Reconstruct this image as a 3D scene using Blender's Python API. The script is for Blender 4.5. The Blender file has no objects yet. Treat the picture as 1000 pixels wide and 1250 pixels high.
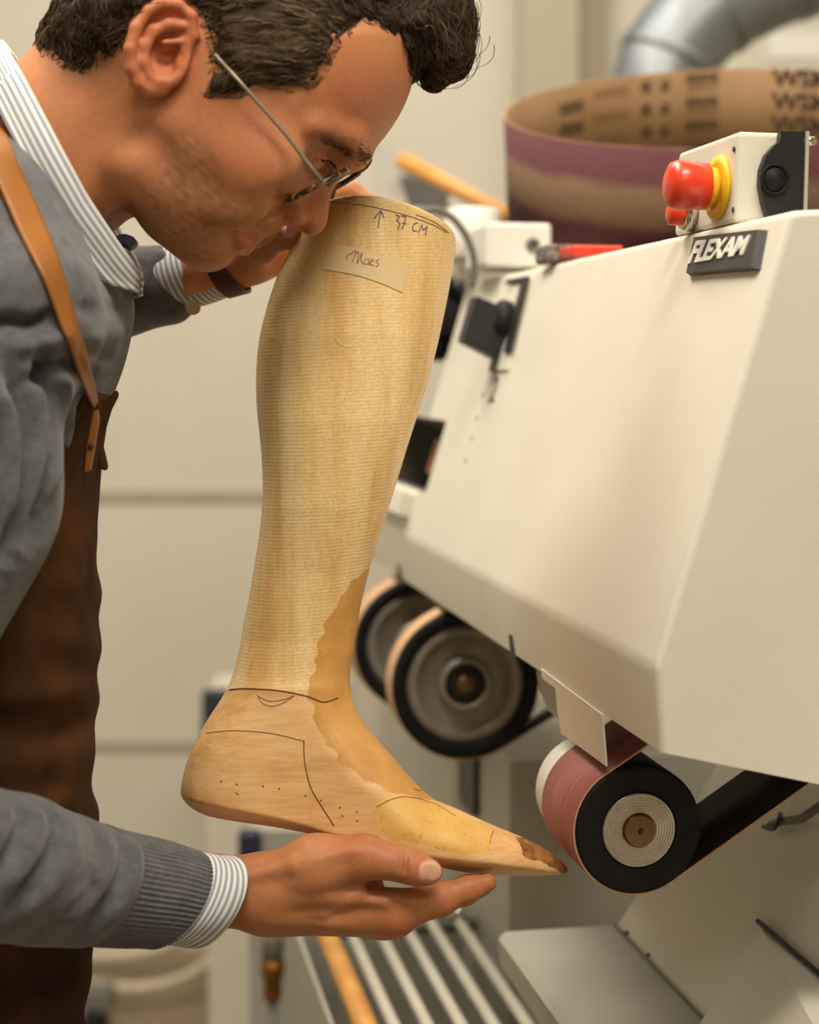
import bpy, math, random
import numpy as np
from mathutils import Vector
from mathutils.bvhtree import BVHTree

random.seed(7)
RNG = np.random.default_rng(11)
SC = bpy.context.scene
COL = SC.collection
F = 50.0 / 24.0 * 1000.0            # focal length in pixels of a 1000 px wide frame
PITCH = math.radians(4.8)
CAM = np.array([0.0, 0.0, 1.42])
RIGHT = np.array([1.0, 0, 0])
FWD = np.array([0, math.cos(PITCH), -math.sin(PITCH)])
UP = np.array([0, math.sin(PITCH), math.cos(PITCH)])


def P(px, py, d):
    """world point lying d metres down the lens axis on the sight line of a photo point"""
    return CAM + RIGHT * ((px - 500) / F * d) - UP * ((py - 625) / F * d) + FWD * d


def ray(px, py):
    v = RIGHT * ((px - 500) / F) - UP * ((py - 625) / F) + FWD
    return v / np.linalg.norm(v)


def on_plane(px, py, q, n):
    v = ray(px, py)
    return CAM + v * (np.dot(q - CAM, n) / np.dot(v, n))


def norm(v):
    v = np.asarray(v, float)
    return v / np.linalg.norm(v)


def lin(c):
    out = []
    for x in c[:3]:
        x = x / 255.0
        out.append(x / 12.92 if x <= 0.04045 else ((x + 0.055) / 1.055) ** 2.4)
    return np.array(out)


# ------------------------------------------------------------------ objects
ORIG = {}


def mesh_data(name, V, Fq, mat=None, smooth=True, uv=None, col=None, normals=None, matidx=None):
    me = bpy.data.meshes.new(name)
    V = np.asarray(V, np.float32)
    if isinstance(Fq, np.ndarray):
        n, k = Fq.shape
        flat = Fq.reshape(-1).astype(np.int32)
        starts = np.arange(0, n * k, k, dtype=np.int32)
    else:
        starts, flat = [], []
        for f in Fq:
            starts.append(len(flat)); flat.extend(f)
        starts = np.array(starts, np.int32); flat = np.array(flat, np.int32)
    me.vertices.add(len(V)); me.vertices.foreach_set('co', V.reshape(-1))
    me.loops.add(len(flat)); me.loops.foreach_set('vertex_index', flat)
    me.polygons.add(len(starts)); me.polygons.foreach_set('loop_start', starts)
    if uv is not None:
        l = me.uv_layers.new(name='UVMap')
        l.data.foreach_set('uv', np.asarray(uv, np.float32)[flat].reshape(-1))
    if col is not None:
        a = me.color_attributes.new('tint', 'FLOAT_COLOR', 'POINT')
        c4 = np.ones((len(V), 4), np.float32); c4[:, :3] = col
        a.data.foreach_set('color', c4.reshape(-1))
    for m in (mat if isinstance(mat, (list, tuple)) else [mat]):
        if m is not None: me.materials.append(m)
    if matidx is not None:
        me.polygons.foreach_set('material_index', np.asarray(matidx, np.int32))
    me.update(calc_edges=True)
    me.validate()
    me.polygons.foreach_set('use_smooth', np.full(len(me.polygons), bool(smooth)))
    if normals is not None:
        me.normals_split_custom_set_from_vertices([tuple(x) for x in normals])
    return me


def obj(name, V, Fq, mat=None, parent=None, smooth=True, base=None, **kw):
    V = np.asarray(V, float)
    if parent is not None:
        o0 = ORIG[parent.name]
        org = V.mean(0) if base is None else np.asarray(base, float)
    else:
        org = np.array([V[:, 0].mean(), V[:, 1].mean(), V[:, 2].min()]) if base is None else np.asarray(base, float)
    me = mesh_data(name, V - org, Fq, mat, smooth, **kw)
    o = bpy.data.objects.new(name, me)
    COL.objects.link(o)
    ORIG[o.name] = org
    if parent is not None:
        o.parent = parent
        o.location = org - o0
    else:
        o.location = org
    return o


def tag(o, label=None, cat=None, group=None, kind=None):
    if label: o['label'] = label
    if cat: o['category'] = cat
    if group: o['group'] = group
    if kind: o['kind'] = kind
    return o


def thing(name, loc, label, cat, group=None):
    o = bpy.data.objects.new(name, None)
    COL.objects.link(o)
    o.location = loc
    o.empty_display_size = 0.05
    ORIG[o.name] = np.asarray(loc, float)
    return tag(o, label, cat, group)


def bevel(o, w, seg=2, ang=30):
    m = o.modifiers.new('bevel', 'BEVEL'); m.width = w; m.segments = seg
    m.limit_method = 'ANGLE'; m.angle_limit = math.radians(ang)
    return o


def solid(o, t, off=0):
    m = o.modifiers.new('solidify', 'SOLIDIFY'); m.thickness = t; m.offset = off
    return o


def subsurf(o, n):
    m = o.modifiers.new('subsurf', 'SUBSURF'); m.levels = n; m.render_levels = n
    return o


def frame_of(ax):
    ax = norm(ax)
    h = np.array([0, 0, 1.0]) if abs(ax[2]) < 0.9 else np.array([1.0, 0, 0])
    x = norm(np.cross(h, ax)); y = np.cross(ax, x)
    return x, y, ax


class MB:
    def __init__(s):
        s.v = []; s.f = []; s.n = 0; s.uv = []; s.mi = []

    def add(s, V, Fs, uv=None, mi=0):
        V = [np.asarray(p, float) for p in V]
        s.v += V
        s.f += [[i + s.n for i in f] for f in Fs]
        s.uv += list(uv) if uv is not None else [(0, 0)] * len(V)
        s.mi += [mi] * len(Fs)
        s.n += len(V)
        return s

    def box(s, c, half, ax=None, mi=0):
        ax = np.eye(3) if ax is None else np.asarray(ax, float)
        V = []
        for i in (-1, 1):
            for j in (-1, 1):
                for k in (-1, 1):
                    V.append(np.asarray(c) + ax[0] * half[0] * i + ax[1] * half[1] * j + ax[2] * half[2] * k)
        return s.add(V, [[0, 1, 3, 2], [4, 6, 7, 5], [0, 4, 5, 1], [2, 3, 7, 6], [0, 2, 6, 4], [1, 5, 7, 3]], mi=mi)

    def prism(s, pts, d, mi=0):
        """closed polygon of world points pushed along the vector d"""
        n = len(pts)
        V = [np.asarray(p, float) for p in pts] + [np.asarray(p, float) + d for p in pts]
        Fs = [list(range(n))[::-1], list(range(n, 2 * n))]
        Fs += [[i, (i + 1) % n, n + (i + 1) % n, n + i] for i in range(n)]
        return s.add(V, Fs, mi=mi)

    def lathe(s, prof, o, ax, seg=64, mi=0, cap=True):
        x, y, z = frame_of(ax)
        V = []; Fs = []; uv = []
        for r, h in prof:
            for k in range(seg):
                a = 2 * math.pi * k / seg
                V.append(o + (x * math.cos(a) + y * math.sin(a)) * r + z * h); uv.append((h, a))
        for i in range(len(prof) - 1):
            for k in range(seg):
                k2 = (k + 1) % seg
                Fs.append([i * seg + k, i * seg + k2, (i + 1) * seg + k2, (i + 1) * seg + k])
        if cap:
            if prof[0][0] > 1e-6: Fs.append(list(range(seg))[::-1])
            if prof[-1][0] > 1e-6: Fs.append([(len(prof) - 1) * seg + k for k in range(seg)])
        return s.add(V, Fs, uv, mi)

    def tube(s, pts, r, seg=8, mi=0, cap=True):
        pts = np.asarray(pts, float); n = len(pts)
        r = np.full(n, r) if np.isscalar(r) else np.asarray(r, float)
        T = np.gradient(pts, axis=0)
        T /= np.linalg.norm(T, axis=1)[:, None] + 1e-12
        x, y, _ = frame_of(T[0])
        V = []; Fs = []; uv = []
        L = 0
        for i in range(n):
            x = norm(x - T[i] * np.dot(x, T[i])); y = np.cross(T[i], x)
            if i: L += np.linalg.norm(pts[i] - pts[i - 1])
            for k in range(seg):
                a = 2 * math.pi * k / seg
                V.append(pts[i] + (x * math.cos(a) + y * math.sin(a)) * r[i]); uv.append((L, k / seg))
        for i in range(n - 1):
            for k in range(seg):
                k2 = (k + 1) % seg
                Fs.append([i * seg + k, i * seg + k2, (i + 1) * seg + k2, (i + 1) * seg + k])
        if cap:
            Fs.append(list(range(seg))[::-1]); Fs.append([(n - 1) * seg + k for k in range(seg)])
        return s.add(V, Fs, uv, mi)

    def grid(s, G, uv=None, closed=False, mi=0):
        G = np.asarray(G, float); a, b = G.shape[:2]
        Fs = []
        for i in range(a - 1):
            for j in range(b if closed else b - 1):
                j2 = (j + 1) % b
                Fs.append([i * b + j, i * b + j2, (i + 1) * b + j2, (i + 1) * b + j])
        return s.add(G.reshape(-1, 3), Fs, None if uv is None else np.asarray(uv).reshape(-1, 2), mi)

    def build(s, name, mat, parent=None, smooth=True, base=None, uv=False):
        return obj(name, np.array(s.v), s.f, mat, parent, smooth, base, uv=np.array(s.uv) if uv else None,
                   matidx=s.mi if any(s.mi) else None)


def catmull(pts, n, closed=False):
    pts = np.asarray(pts, float); m = len(pts)
    if closed:
        t = np.linspace(0, m, n, endpoint=False)
    else:
        t = np.linspace(0, m - 1, n)
    i = np.floor(t).astype(int)
    if not closed: i = np.minimum(i, m - 2)
    f = (t - i)[:, None]
    g = (lambda k: pts[(k) % m]) if closed else (lambda k: pts[np.clip(k, 0, m - 1)])
    p0, p1, p2, p3 = g(i - 1), g(i), g(i + 1), g(i + 2)
    return 0.5 * ((2 * p1) + (-p0 + p2) * f + (2 * p0 - 5 * p1 + 4 * p2 - p3) * f ** 2 + (-p0 + 3 * p1 - 3 * p2 + p3) * f ** 3)


def text_mesh(s, bold=0.0, ext=0.0):
    c = bpy.data.curves.new('t', 'FONT'); c.body = s; c.size = 1; c.offset = bold; c.extrude = ext; c.resolution_u = 4
    o = bpy.data.objects.new('t', c); COL.objects.link(o)
    me = bpy.data.meshes.new_from_object(o.evaluated_get(bpy.context.evaluated_depsgraph_get()))
    V = np.array([v.co[:] for v in me.vertices]); Fs = [list(p.vertices) for p in me.polygons]
    bpy.data.objects.remove(o); bpy.data.curves.remove(c); bpy.data.meshes.remove(me)
    lo = V.min(0); hi = V.max(0)
    V[:, 0] = (V[:, 0] - lo[0]) / (hi[0] - lo[0]); V[:, 1] = (V[:, 1] - lo[1]) / (hi[1] - lo[1])
    return V, Fs


def on_quad(V, q, n, h):
    """unit-square vertices to the quad bl, br, tr, tl; z>0 goes to height h along n"""
    q = [np.asarray(p) for p in q]
    out = []
    for x, y, z in V:
        p = q[0] * (1 - x) * (1 - y) + q[1] * x * (1 - y) + q[2] * x * y + q[3] * (1 - x) * y
        out.append(p + n * (h if z > 0 else 0))
    return np.array(out)


# ------------------------------------------------------------------ implicit surfaces
def smin(a, b, k):
    if k <= 0: return np.minimum(a, b)
    h = np.maximum(k - np.abs(a - b), 0) / k
    return np.minimum(a, b) - h * h * k * 0.25


def poly_sd(pts, X, Y):
    """signed distance to polygon (positive inside), any array shape"""
    pts = np.asarray(pts, np.float32)
    d2 = np.full(X.shape, 1e12, np.float32); ins = np.zeros(X.shape, bool)
    n = len(pts)
    for i in range(n):
        ax, ay = pts[i]; bx, by = pts[(i + 1) % n]
        ex, ey = bx - ax, by - ay
        px, py = X - ax, Y - ay
        t = np.clip((px * ex + py * ey) / (ex * ex + ey * ey + 1e-9), 0, 1)
        d2 = np.minimum(d2, (px - ex * t) ** 2 + (py - ey * t) ** 2)
        c = ((ay > Y) != (by > Y)) & (X < (bx - ax) * (Y - ay) / ((by - ay) if by != ay else 1e-9) + ax)
        ins ^= c
    d = np.sqrt(d2)
    return np.where(ins, d, -d)


class Field:
    def __init__(s, lo, hi, h, sym=False):
        s.lo = np.array(lo, float); s.h = h
        n = [int(math.ceil((hi[i] - lo[i]) / h)) + 1 for i in range(3)]
        s.ax = [(lo[i] + np.arange(n[i]) * h).astype(np.float32) for i in range(3)]
        s.F = np.full(n, 200.0, np.float32)
        s.sym = sym

    def sl(s, lo, hi):
        r = []
        for i in range(3):
            a = int(np.clip((lo[i] - s.lo[i]) / s.h - 1, 0, s.F.shape[i])); b = int(np.clip((hi[i] - s.lo[i]) / s.h + 2, 0, s.F.shape[i]))
            if i == 2 and s.sym: a, b = 0, s.F.shape[2]
            r.append(slice(a, b))
        return tuple(r)

    def co(s, sl):
        u = s.ax[0][sl[0]][:, None, None]; v = s.ax[1][sl[1]][None, :, None]; w = s.ax[2][sl[2]][None, None, :]
        return u, v, (np.abs(w) if s.sym else w)

    def op(s, fn, lo, hi, k, mode):
        m = max(k, 4) + 3 * s.h
        q = s.sl(np.array(lo) - m, np.array(hi) + m)
        if any(x.start >= x.stop for x in q): return
        d = fn(*s.co(q)).astype(np.float32)
        if mode > 0: s.F[q] = smin(s.F[q], d, k)
        else: s.F[q] = -smin(-s.F[q], d, k)

    def ell(s, c, r, k=8, ax=None, mode=1):
        c = np.array(c, float)
        if s.sym: c[2] = abs(c[2])
        A = np.eye(3) if ax is None else np.array(ax, float)
        R = max(r)

        def fn(u, v, w):
            x, y, z = u - c[0], v - c[1], w - c[2]
            q = [A[i][0] * x + A[i][1] * y + A[i][2] * z for i in range(3)]
            k0 = np.sqrt(sum((q[i] / r[i]) ** 2 for i in range(3)) + 1e-9)
            k1 = np.sqrt(sum((q[i] / r[i] ** 2) ** 2 for i in range(3)) + 1e-12)
            return k0 * (k0 - 1) / k1
        s.op(fn, c - R, c + R, k, mode)

    def cone(s, a, b, ra, rb, k=8, mode=1, sq=1.0):
        a = np.array(a, float); b = np.array(b, float)
        if s.sym: a[2] = abs(a[2]); b[2] = abs(b[2])
        R = max(ra, rb) * max(1, sq)
        e = b - a; L2 = float(e @ e) + 1e-9

        def fn(u, v, w):
            x, y, z = u - a[0], v - a[1], w - a[2]
            t = np.clip((x * e[0] + y * e[1] + z * e[2]) / L2, 0, 1)
            dz = (z - e[2] * t) / sq
            return np.sqrt((x - e[0] * t) ** 2 + (y - e[1] * t) ** 2 + dz * dz) - (ra + (rb - ra) * t)
        s.op(fn, np.minimum(a, b) - R, np.maximum(a, b) + R, k, mode)

    def chain(s, pts, rs, k=8, mode=1):
        for i in range(len(pts) - 1):
            s.cone(pts[i], pts[i + 1], rs[i], rs[i + 1], k, mode)

    def mesh(s):
        Fg = s.F
        S = Fg < 0
        nx, ny, nz = S.shape
        cnt = np.zeros((nx - 1, ny - 1, nz - 1), np.int8)
        for i in (0, 1):
            for j in (0, 1):
                for k in (0, 1):
                    cnt += S[i:nx - 1 + i, j:ny - 1 + j, k:nz - 1 + k]
        act = (cnt > 0) & (cnt < 8)
        I, J, K = np.nonzero(act)
        idx = np.full(act.shape, -1, np.int64); idx[I, J, K] = np.arange(len(I))
        pos = np.zeros((len(I), 3)); c = np.zeros(len(I))
        cr = [(i, j, k) for i in (0, 1) for j in (0, 1) for k in (0, 1)]
        for a in cr:
            for b in cr:
                if sum(b) - sum(a) == 1 and all(y >= x for x, y in zip(a, b)):
                    fa = Fg[I + a[0], J + a[1], K + a[2]]; fb = Fg[I + b[0], J + b[1], K + b[2]]
                    m = (fa < 0) != (fb < 0)
                    t = np.where(m, fa / (fa - fb + 1e-12 * (fa == fb)), 0)
                    p = np.array(a)[None, :] + t[:, None] * (np.array(b) - np.array(a))[None, :]
                    pos += np.where(m[:, None], p, 0); c += m
        pos = pos / c[:, None] + np.stack([I, J, K], 1)
        V = s.lo + pos * s.h
        Q = []
        for ax in range(3):
            o = [(ax + 1) % 3, (ax + 2) % 3]
            s0 = [slice(None)] * 3; s1 = [slice(None)] * 3
            s0[ax] = slice(0, -1); s1[ax] = slice(1, None)
            A = S[tuple(s0)]; B = S[tuple(s1)]
            X = np.array(np.nonzero(A != B))
            ok = np.ones(X.shape[1], bool)
            for q in o:
                ok &= (X[q] >= 1) & (X[q] < S.shape[q] - 1)
            X = X[:, ok]
            flip = A[X[0], X[1], X[2]]
            def cell(d0, d1):
                Y = X.copy(); Y[o[0]] += d0; Y[o[1]] += d1
                return idx[Y[0], Y[1], Y[2]]
            q = np.stack([cell(-1, -1), cell(0, -1), cell(0, 0), cell(-1, 0)], 1)
            q[~flip] = q[~flip][:, ::-1]
            Q.append(q)
        return V, np.concatenate(Q)


def vnormals(V, Q):
    n = np.cross(V[Q[:, 1]] - V[Q[:, 0]], V[Q[:, 2]] - V[Q[:, 0]]) + np.cross(V[Q[:, 2]] - V[Q[:, 0]], V[Q[:, 3]] - V[Q[:, 0]])
    N = np.zeros_like(V)
    for k in range(4): 
        for c in range(3): N[:, c] += np.bincount(Q[:, k], n[:, c], len(V))
    return N / (np.linalg.norm(N, axis=1)[:, None] + 1e-12)


def relax(V, Q, it=2, lam=0.5):
    for _ in range(it):
        S = np.zeros_like(V); c = np.zeros(len(V))
        for k in range(4):
            a = Q[:, k]; b = Q[:, (k + 1) % 4]
            for x in range(3):
                S[:, x] += np.bincount(a, V[b, x], len(V)) + np.bincount(b, V[a, x], len(V))
            c += np.bincount(a, minlength=len(V)) + np.bincount(b, minlength=len(V))
        V = V + lam * (S / np.maximum(c, 1)[:, None] - V)
    return V


class Loc:
    """a sculpting frame square to the lens at distance d0: u right, v down, w away, in photo pixels at that distance"""
    def __init__(s, d0): s.d0 = d0; s.m = d0 / F

    def world(s, V):
        V = np.asarray(V, float)
        return CAM + np.outer((V[:, 0] - 500) * s.m, RIGHT) - np.outer((V[:, 1] - 625) * s.m, UP) + np.outer(s.d0 + V[:, 2] * s.m, FWD)

    def L(s, p, w):
        k = 1 + w / F
        return np.array([500 + (p[0] - 500) * k, 625 + (p[1] - 625) * k, w])


_w = {}


def noise3(X, freq, seed=0, n=7):
    """smooth pseudo random field in about -1..1"""
    key = (seed, n)
    if key not in _w:
        r = np.random.default_rng(seed)
        d = r.normal(size=(n, 3)); d /= np.linalg.norm(d, axis=1)[:, None]
        _w[key] = (d * r.uniform(.6, 1.5, (n, 1)), r.uniform(0, 6.28, n))
    D, ph = _w[key]
    out = 0
    for i in range(n):
        out = out + np.sin((X[0] * D[i, 0] + X[1] * D[i, 1] + X[2] * D[i, 2]) * freq + ph[i])
    return out / n * 1.8


# ------------------------------------------------------------------ materials
def mat_base(name):
    m = bpy.data.materials.new(name); m.use_nodes = True
    nt = m.node_tree
    return m, nt, nt.nodes['Principled BSDF']


def N(nt, kind, **kw):
    n = nt.nodes.new(kind)
    for k, v in kw.items():
        if hasattr(n, k) and k not in n.inputs: setattr(n, k, v)
        else: n.inputs[k].default_value = v
    return n


def ramp(nt, fac, stops):
    r = nt.nodes.new('ShaderNodeValToRGB')
    el = r.color_ramp.elements
    while len(el) < len(stops): el.new(0.5)
    for e, (p, c) in zip(el, stops):
        e.position = p; e.color = (*c, 1)
    nt.links.new(fac, r.inputs[0])
    return r.outputs[0]


def mixc(nt, fac, a, b, mode='MIX'):
    n = nt.nodes.new('ShaderNodeMix'); n.data_type = 'RGBA'; n.blend_type = mode
    for s, v in ((0, fac), (6, a), (7, b)):
        if hasattr(v, 'links'): nt.links.new(v, n.inputs[s])
        elif s == 0: n.inputs[0].default_value = v
        else: n.inputs[s].default_value = (*v, 1)
    return n.outputs[2]


def coords(nt, stretch=(1, 1, 1), uv=False, rot=(0, 0, 0)):
    t = nt.nodes.new('ShaderNodeTexCoord'); m = nt.nodes.new('ShaderNodeMapping')
    m.inputs['Scale'].default_value = stretch; m.inputs['Rotation'].default_value = rot
    nt.links.new(t.outputs['UV' if uv else 'Object'], m.inputs[0])
    return m.outputs[0]


def add_bump(nt, b, h, strength, dist=0.001):
    n = nt.nodes.new('ShaderNodeBump'); n.inputs['Strength'].default_value = strength; n.inputs['Distance'].default_value = dist
    nt.links.new(h, n.inputs['Height']); nt.links.new(n.outputs[0], b.inputs['Normal'])


def M(name, c1, c2=None, scale=40, rough=.5, metal=0, bump=0, bscale=400, stretch=(1, 1, 1), spec=.5, sss=0, coat=0, lo=.35, hi=.65, detail=4):
    m, nt, b = mat_base(name)
    b.inputs['Roughness'].default_value = rough; b.inputs['Metallic'].default_value = metal
    b.inputs['Specular IOR Level'].default_value = spec
    if coat: b.inputs['Coat Weight'].default_value = coat
    c2 = c1 if c2 is None else c2
    co = coords(nt, stretch)
    n = N(nt, 'ShaderNodeTexNoise', Scale=scale, Detail=detail); nt.links.new(co, n.inputs['Vector'])
    nt.links.new(ramp(nt, n.outputs['Fac'], [(lo, lin(c1)), (hi, lin(c2))]), b.inputs['Base Color'])
    if bump:
        n2 = N(nt, 'ShaderNodeTexNoise', Scale=bscale, Detail=3); nt.links.new(co, n2.inputs['Vector'])
        add_bump(nt, b, n2.outputs['Fac'], bump)
    return m


def tint_mat(name, rough=.5, sss=0, bump=0.1, bscale=900, var=.12, vscale=120, spec=.5, radius=(1, .35, .2)):
    m, nt, b = mat_base(name)
    a = nt.nodes.new('ShaderNodeVertexColor'); a.layer_name = 'tint'
    co = coords(nt)
    n = N(nt, 'ShaderNodeTexNoise', Scale=vscale, Detail=5); nt.links.new(co, n.inputs['Vector'])
    g = ramp(nt, n.outputs['Fac'], [(.3, np.full(3, 1 - var)), (.7, np.full(3, 1 + 0 * var))])
    nt.links.new(mixc(nt, 1.0, a.outputs[0], g, 'MULTIPLY'), b.inputs['Base Color'])
    b.inputs['Roughness'].default_value = rough; b.inputs['Specular IOR Level'].default_value = spec
    if sss:
        b.inputs['Subsurface Weight'].default_value = sss; b.inputs['Subsurface Radius'].default_value = radius
        b.inputs['Subsurface Scale'].default_value = 0.004
    n2 = N(nt, 'ShaderNodeTexNoise', Scale=bscale, Detail=3); nt.links.new(co, n2.inputs['Vector'])
    add_bump(nt, b, n2.outputs['Fac'], bump, .0006)
    return m


def stripe_mat(name, period, c1, c2, width=.5, uvaxis=0, rough=.8):
    m, nt, b = mat_base(name)
    co = coords(nt, uv=True)
    s = nt.nodes.new('ShaderNodeSeparateXYZ'); nt.links.new(co, s.inputs[0])
    ml = N(nt, 'ShaderNodeMath', operation='MULTIPLY'); ml.inputs[1].default_value = 1 / period
    nt.links.new(s.outputs[uvaxis], ml.inputs[0])
    fr = N(nt, 'ShaderNodeMath', operation='FRACT'); nt.links.new(ml.outputs[0], fr.inputs[0])
    c = ramp(nt, fr.outputs[0], [(0, lin(c1)), (width - .06, lin(c1)), (width + .06, lin(c2)), (.94, lin(c2)), (1, lin(c1))])
    nt.links.new(c, b.inputs['Base Color'])
    b.inputs['Roughness'].default_value = rough; b.inputs['Specular IOR Level'].default_value = .2
    n2 = N(nt, 'ShaderNodeTexNoise', Scale=1500, Detail=2); nt.links.new(coords(nt), n2.inputs['Vector'])
    add_bump(nt, b, n2.outputs['Fac'], .2, .0005)
    return m
# ================================================================== room
m_wall = M('wall_paint', (210, 204, 188), (204, 198, 182), 3, .75, bump=.05)
m_wall_dark = M('wall_groove', (166, 157, 138), (158, 150, 132), 5, .8)
m_column = M('column_paint', (176, 170, 148), (170, 164, 142), 4, .7)
m_column_dark = M('column_dark_panel', (146, 136, 114), (140, 130, 110), 4, .7)  # the narrow upright strip's own darker grey-brown
m_floor = M('floor_screed', (138, 122, 100), (126, 111, 92), 6, .55, bump=.1, bscale=80)
m_ceil = M('ceiling_paint', (225, 220, 210), (222, 216, 206), 3, .8)


def room_box(name, lo, hi, m, kind='structure', label=None, cat=None):
    lo = np.array(lo, float); hi = np.array(hi, float)
    b = MB().box((lo + hi) / 2, (hi - lo) / 2)
    o = b.build(name, m, smooth=False)
    tag(o, label, cat, kind=kind)
    return o


YW = 4.08
room_box('floor', (-2.6, -2.0, -.1), (2.8, YW, 0), m_floor, label='greyish brown screed floor of the workshop', cat='floor')
room_box('ceiling', (-2.6, -2.0, 3.2), (2.8, YW, 3.3), m_ceil, label='white ceiling above the workshop', cat='ceiling')
room_box('wall_back', (-2.6, YW, 0), (2.8, YW + .1, 3.2), m_wall, label='cream wall behind the man and the machine', cat='wall')
room_box('wall_left', (-2.7, -2.0, 0), (-2.6, YW, 3.2), m_wall, label='cream wall on the left side of the workshop', cat='wall')
room_box('wall_right', (2.8, -2.0, 0), (2.9, YW, 3.2), m_wall, label='cream wall on the right side of the workshop', cat='wall')
room_box('wall_front', (-2.6, -2.1, 0), (2.8, -2.0, 3.2), m_wall, label='cream wall opposite the machine', cat='wall')


def wz(py, d=YW): return CAM[2] + UP[2] * 0 - (py - 450) / F * d


def wx(px, d=YW): return (px - 500) / F * d


room_box('trim_1', (-2.6, YW - .004, wz(614)), (.2, YW, wz(600)), m_wall_dark, label='upper horizontal joint strip on the cream wall', cat='trim')
room_box('trim_2', (-2.6, YW - .004, wz(923)), (.2, YW, wz(911)), m_wall_dark, label='lower horizontal joint strip on the cream wall', cat='trim')
room_box('trim_3', (wx(632, 4.0), 3.98, 0), (wx(702, 4.0), YW, 3.2), m_column, label='pale grey-green upright casing beside the dark strip', cat='trim')
room_box('trim_4', (wx(703, 4.0), 4.0, 0), (wx(737, 4.0), YW, 3.2), m_column_dark, label='dark grey-brown upright strip on the back wall', cat='trim')

# ================================================================== machine frame
AX = RIGHT * (-390 / F) + UP * (175 / F) + FWD
AX[2] = 0; AX = norm(AX)                      # the machine's shaft direction, away from the camera
RR = np.array([AX[1], -AX[0], 0.0])           # across the machine, to the right
ZZ = np.array([0, 0, 1.0])
C0 = P(806, 918, 1.012)                        # lower front corner of the housing


def at_t(px, py, t): return on_plane(px, py, C0 + AX * t, AX)


def rz(p): return np.array([(p - C0) @ RR, (p - C0) @ ZZ])


def mp(r, z, t): return C0 + RR * r + ZZ * z + AX * t


m_white = M('powder_coat_cream', (222, 217, 202), (217, 211, 196), 8, .42, bump=.12, bscale=900)
m_black = M('black_plastic', (22, 21, 20), (30, 28, 27), 30, .45)
m_rubber = M('black_rubber', (13, 12, 12), (22, 20, 19), 60, .62, bump=.1, spec=.25)
m_alu = M('turned_aluminium', (176, 168, 156), (196, 188, 176), 90, .34, metal=.9)
m_alu_dark = M('dusty_aluminium', (138, 130, 118), (162, 153, 140), 20, .45, metal=.35)
m_brass = M('dull_bronze', (120, 95, 66), (138, 112, 80), 40, .4, metal=.8)
m_dark = M('dark_interior', (52, 48, 42), (60, 55, 48), 10, .7)
m_sheet = M('grey_sheet', (172, 168, 156), (164, 160, 148), 10, .5, bump=.06)
m_sheet_dark = M('grey_steel', (104, 101, 94), (116, 112, 104), 10, .5)
m_steel = M('zinc_steel', (128, 134, 138), (156, 160, 160), 9, .5, metal=.8, stretch=(1, 1, .3))
m_letter = M('letter_enamel', (226, 223, 214), None, 10, .45)
m_red = M('red_plastic', (226, 66, 34), (218, 58, 30), 12, .35, coat=.2)
m_yellow = M('yellow_plastic', (238, 190, 24), (230, 180, 18), 20, .45)
m_chrome = M('chrome', (215, 212, 205), None, 10, .15, metal=1)


def belt_mats():
    # outer face: pink abrasive with streaks along the run; inner face: dark cloth
    m, nt, b = mat_base('pink_abrasive')
    co = coords(nt, (1, .02, 1), uv=True)
    n = N(nt, 'ShaderNodeTexNoise', Scale=700, Detail=6, Roughness=.75); nt.links.new(co, n.inputs['Vector'])
    nt.links.new(ramp(nt, n.outputs['Fac'], [(.3, lin((128, 70, 66))), (.5, lin((158, 92, 86))), (.72, lin((196, 138, 126)))]), b.inputs['Base Color'])
    b.inputs['Roughness'].default_value = .6
    m2, nt, b = mat_base('dark_belt_cloth')
    n = N(nt, 'ShaderNodeTexNoise', Scale=300, Detail=4); nt.links.new(coords(nt, (1, .02, 1), uv=True), n.inputs['Vector'])
    nt.links.new(ramp(nt, n.outputs['Fac'], [(.4, lin((34, 24, 18))), (.75, lin((62, 44, 32)))]), b.inputs['Base Color'])
    b.inputs['Roughness'].default_value = .6
    m3 = M('tan_abrasive', (206, 166, 128), (196, 154, 116), 200, .7)
    return m, m2, m3


m_pink, m_cloth, m_tan = belt_mats()

mach = thing('sanding_machine', mp(.3, 0, .4) * np.array([1, 1, 0]),
             'large cream sanding machine with sloped housing, sanding wheels and a black maker badge', 'machine')

# ---- housing shell: sloped front, lower chamfer, end panel; open underneath
pA, pB, pC = (rz(at_t(x, y, 0)) for x, y in ((965, 257), (800, 815), (806, 918)))
pD, pE = rz(at_t(1170, 992, 0)), rz(at_t(1170, 247, 0))


def ptz(p, t): return mp(p[0], p[1], t)


FN = norm(np.cross(ptz(pB, 0) - ptz(pA, 0), AX))
if FN @ RR > 0: FN = -FN                      # outward normal of the sloped front
FQ = ptz(pA, 0)


def front(px, py): return on_plane(px, py, FQ, FN)


def fs(p): return ((rz(p) - pA) @ (pB - pA)) / ((pB - pA) @ (pB - pA))


def ft(p): return (p - C0) @ AX


tH = ft(front(533, 556)); tE = ft(front(571, 345)); tL = tE + .32
sT = fs(front(541, 513)); sB = fs(front(521, 602))
hm = MB()
ts = [0, tH, tE, tL]; ss = [0, sT, sB, 1.0]
vid = {}


def hv(r, z, t):
    k = (round(r, 5), round(z, 5), round(t, 5))
    if k not in vid:
        vid[k] = len(hm.v); hm.v.append(mp(r, z, t)); hm.uv.append((0, 0)); hm.n += 1
    return vid[k]


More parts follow.
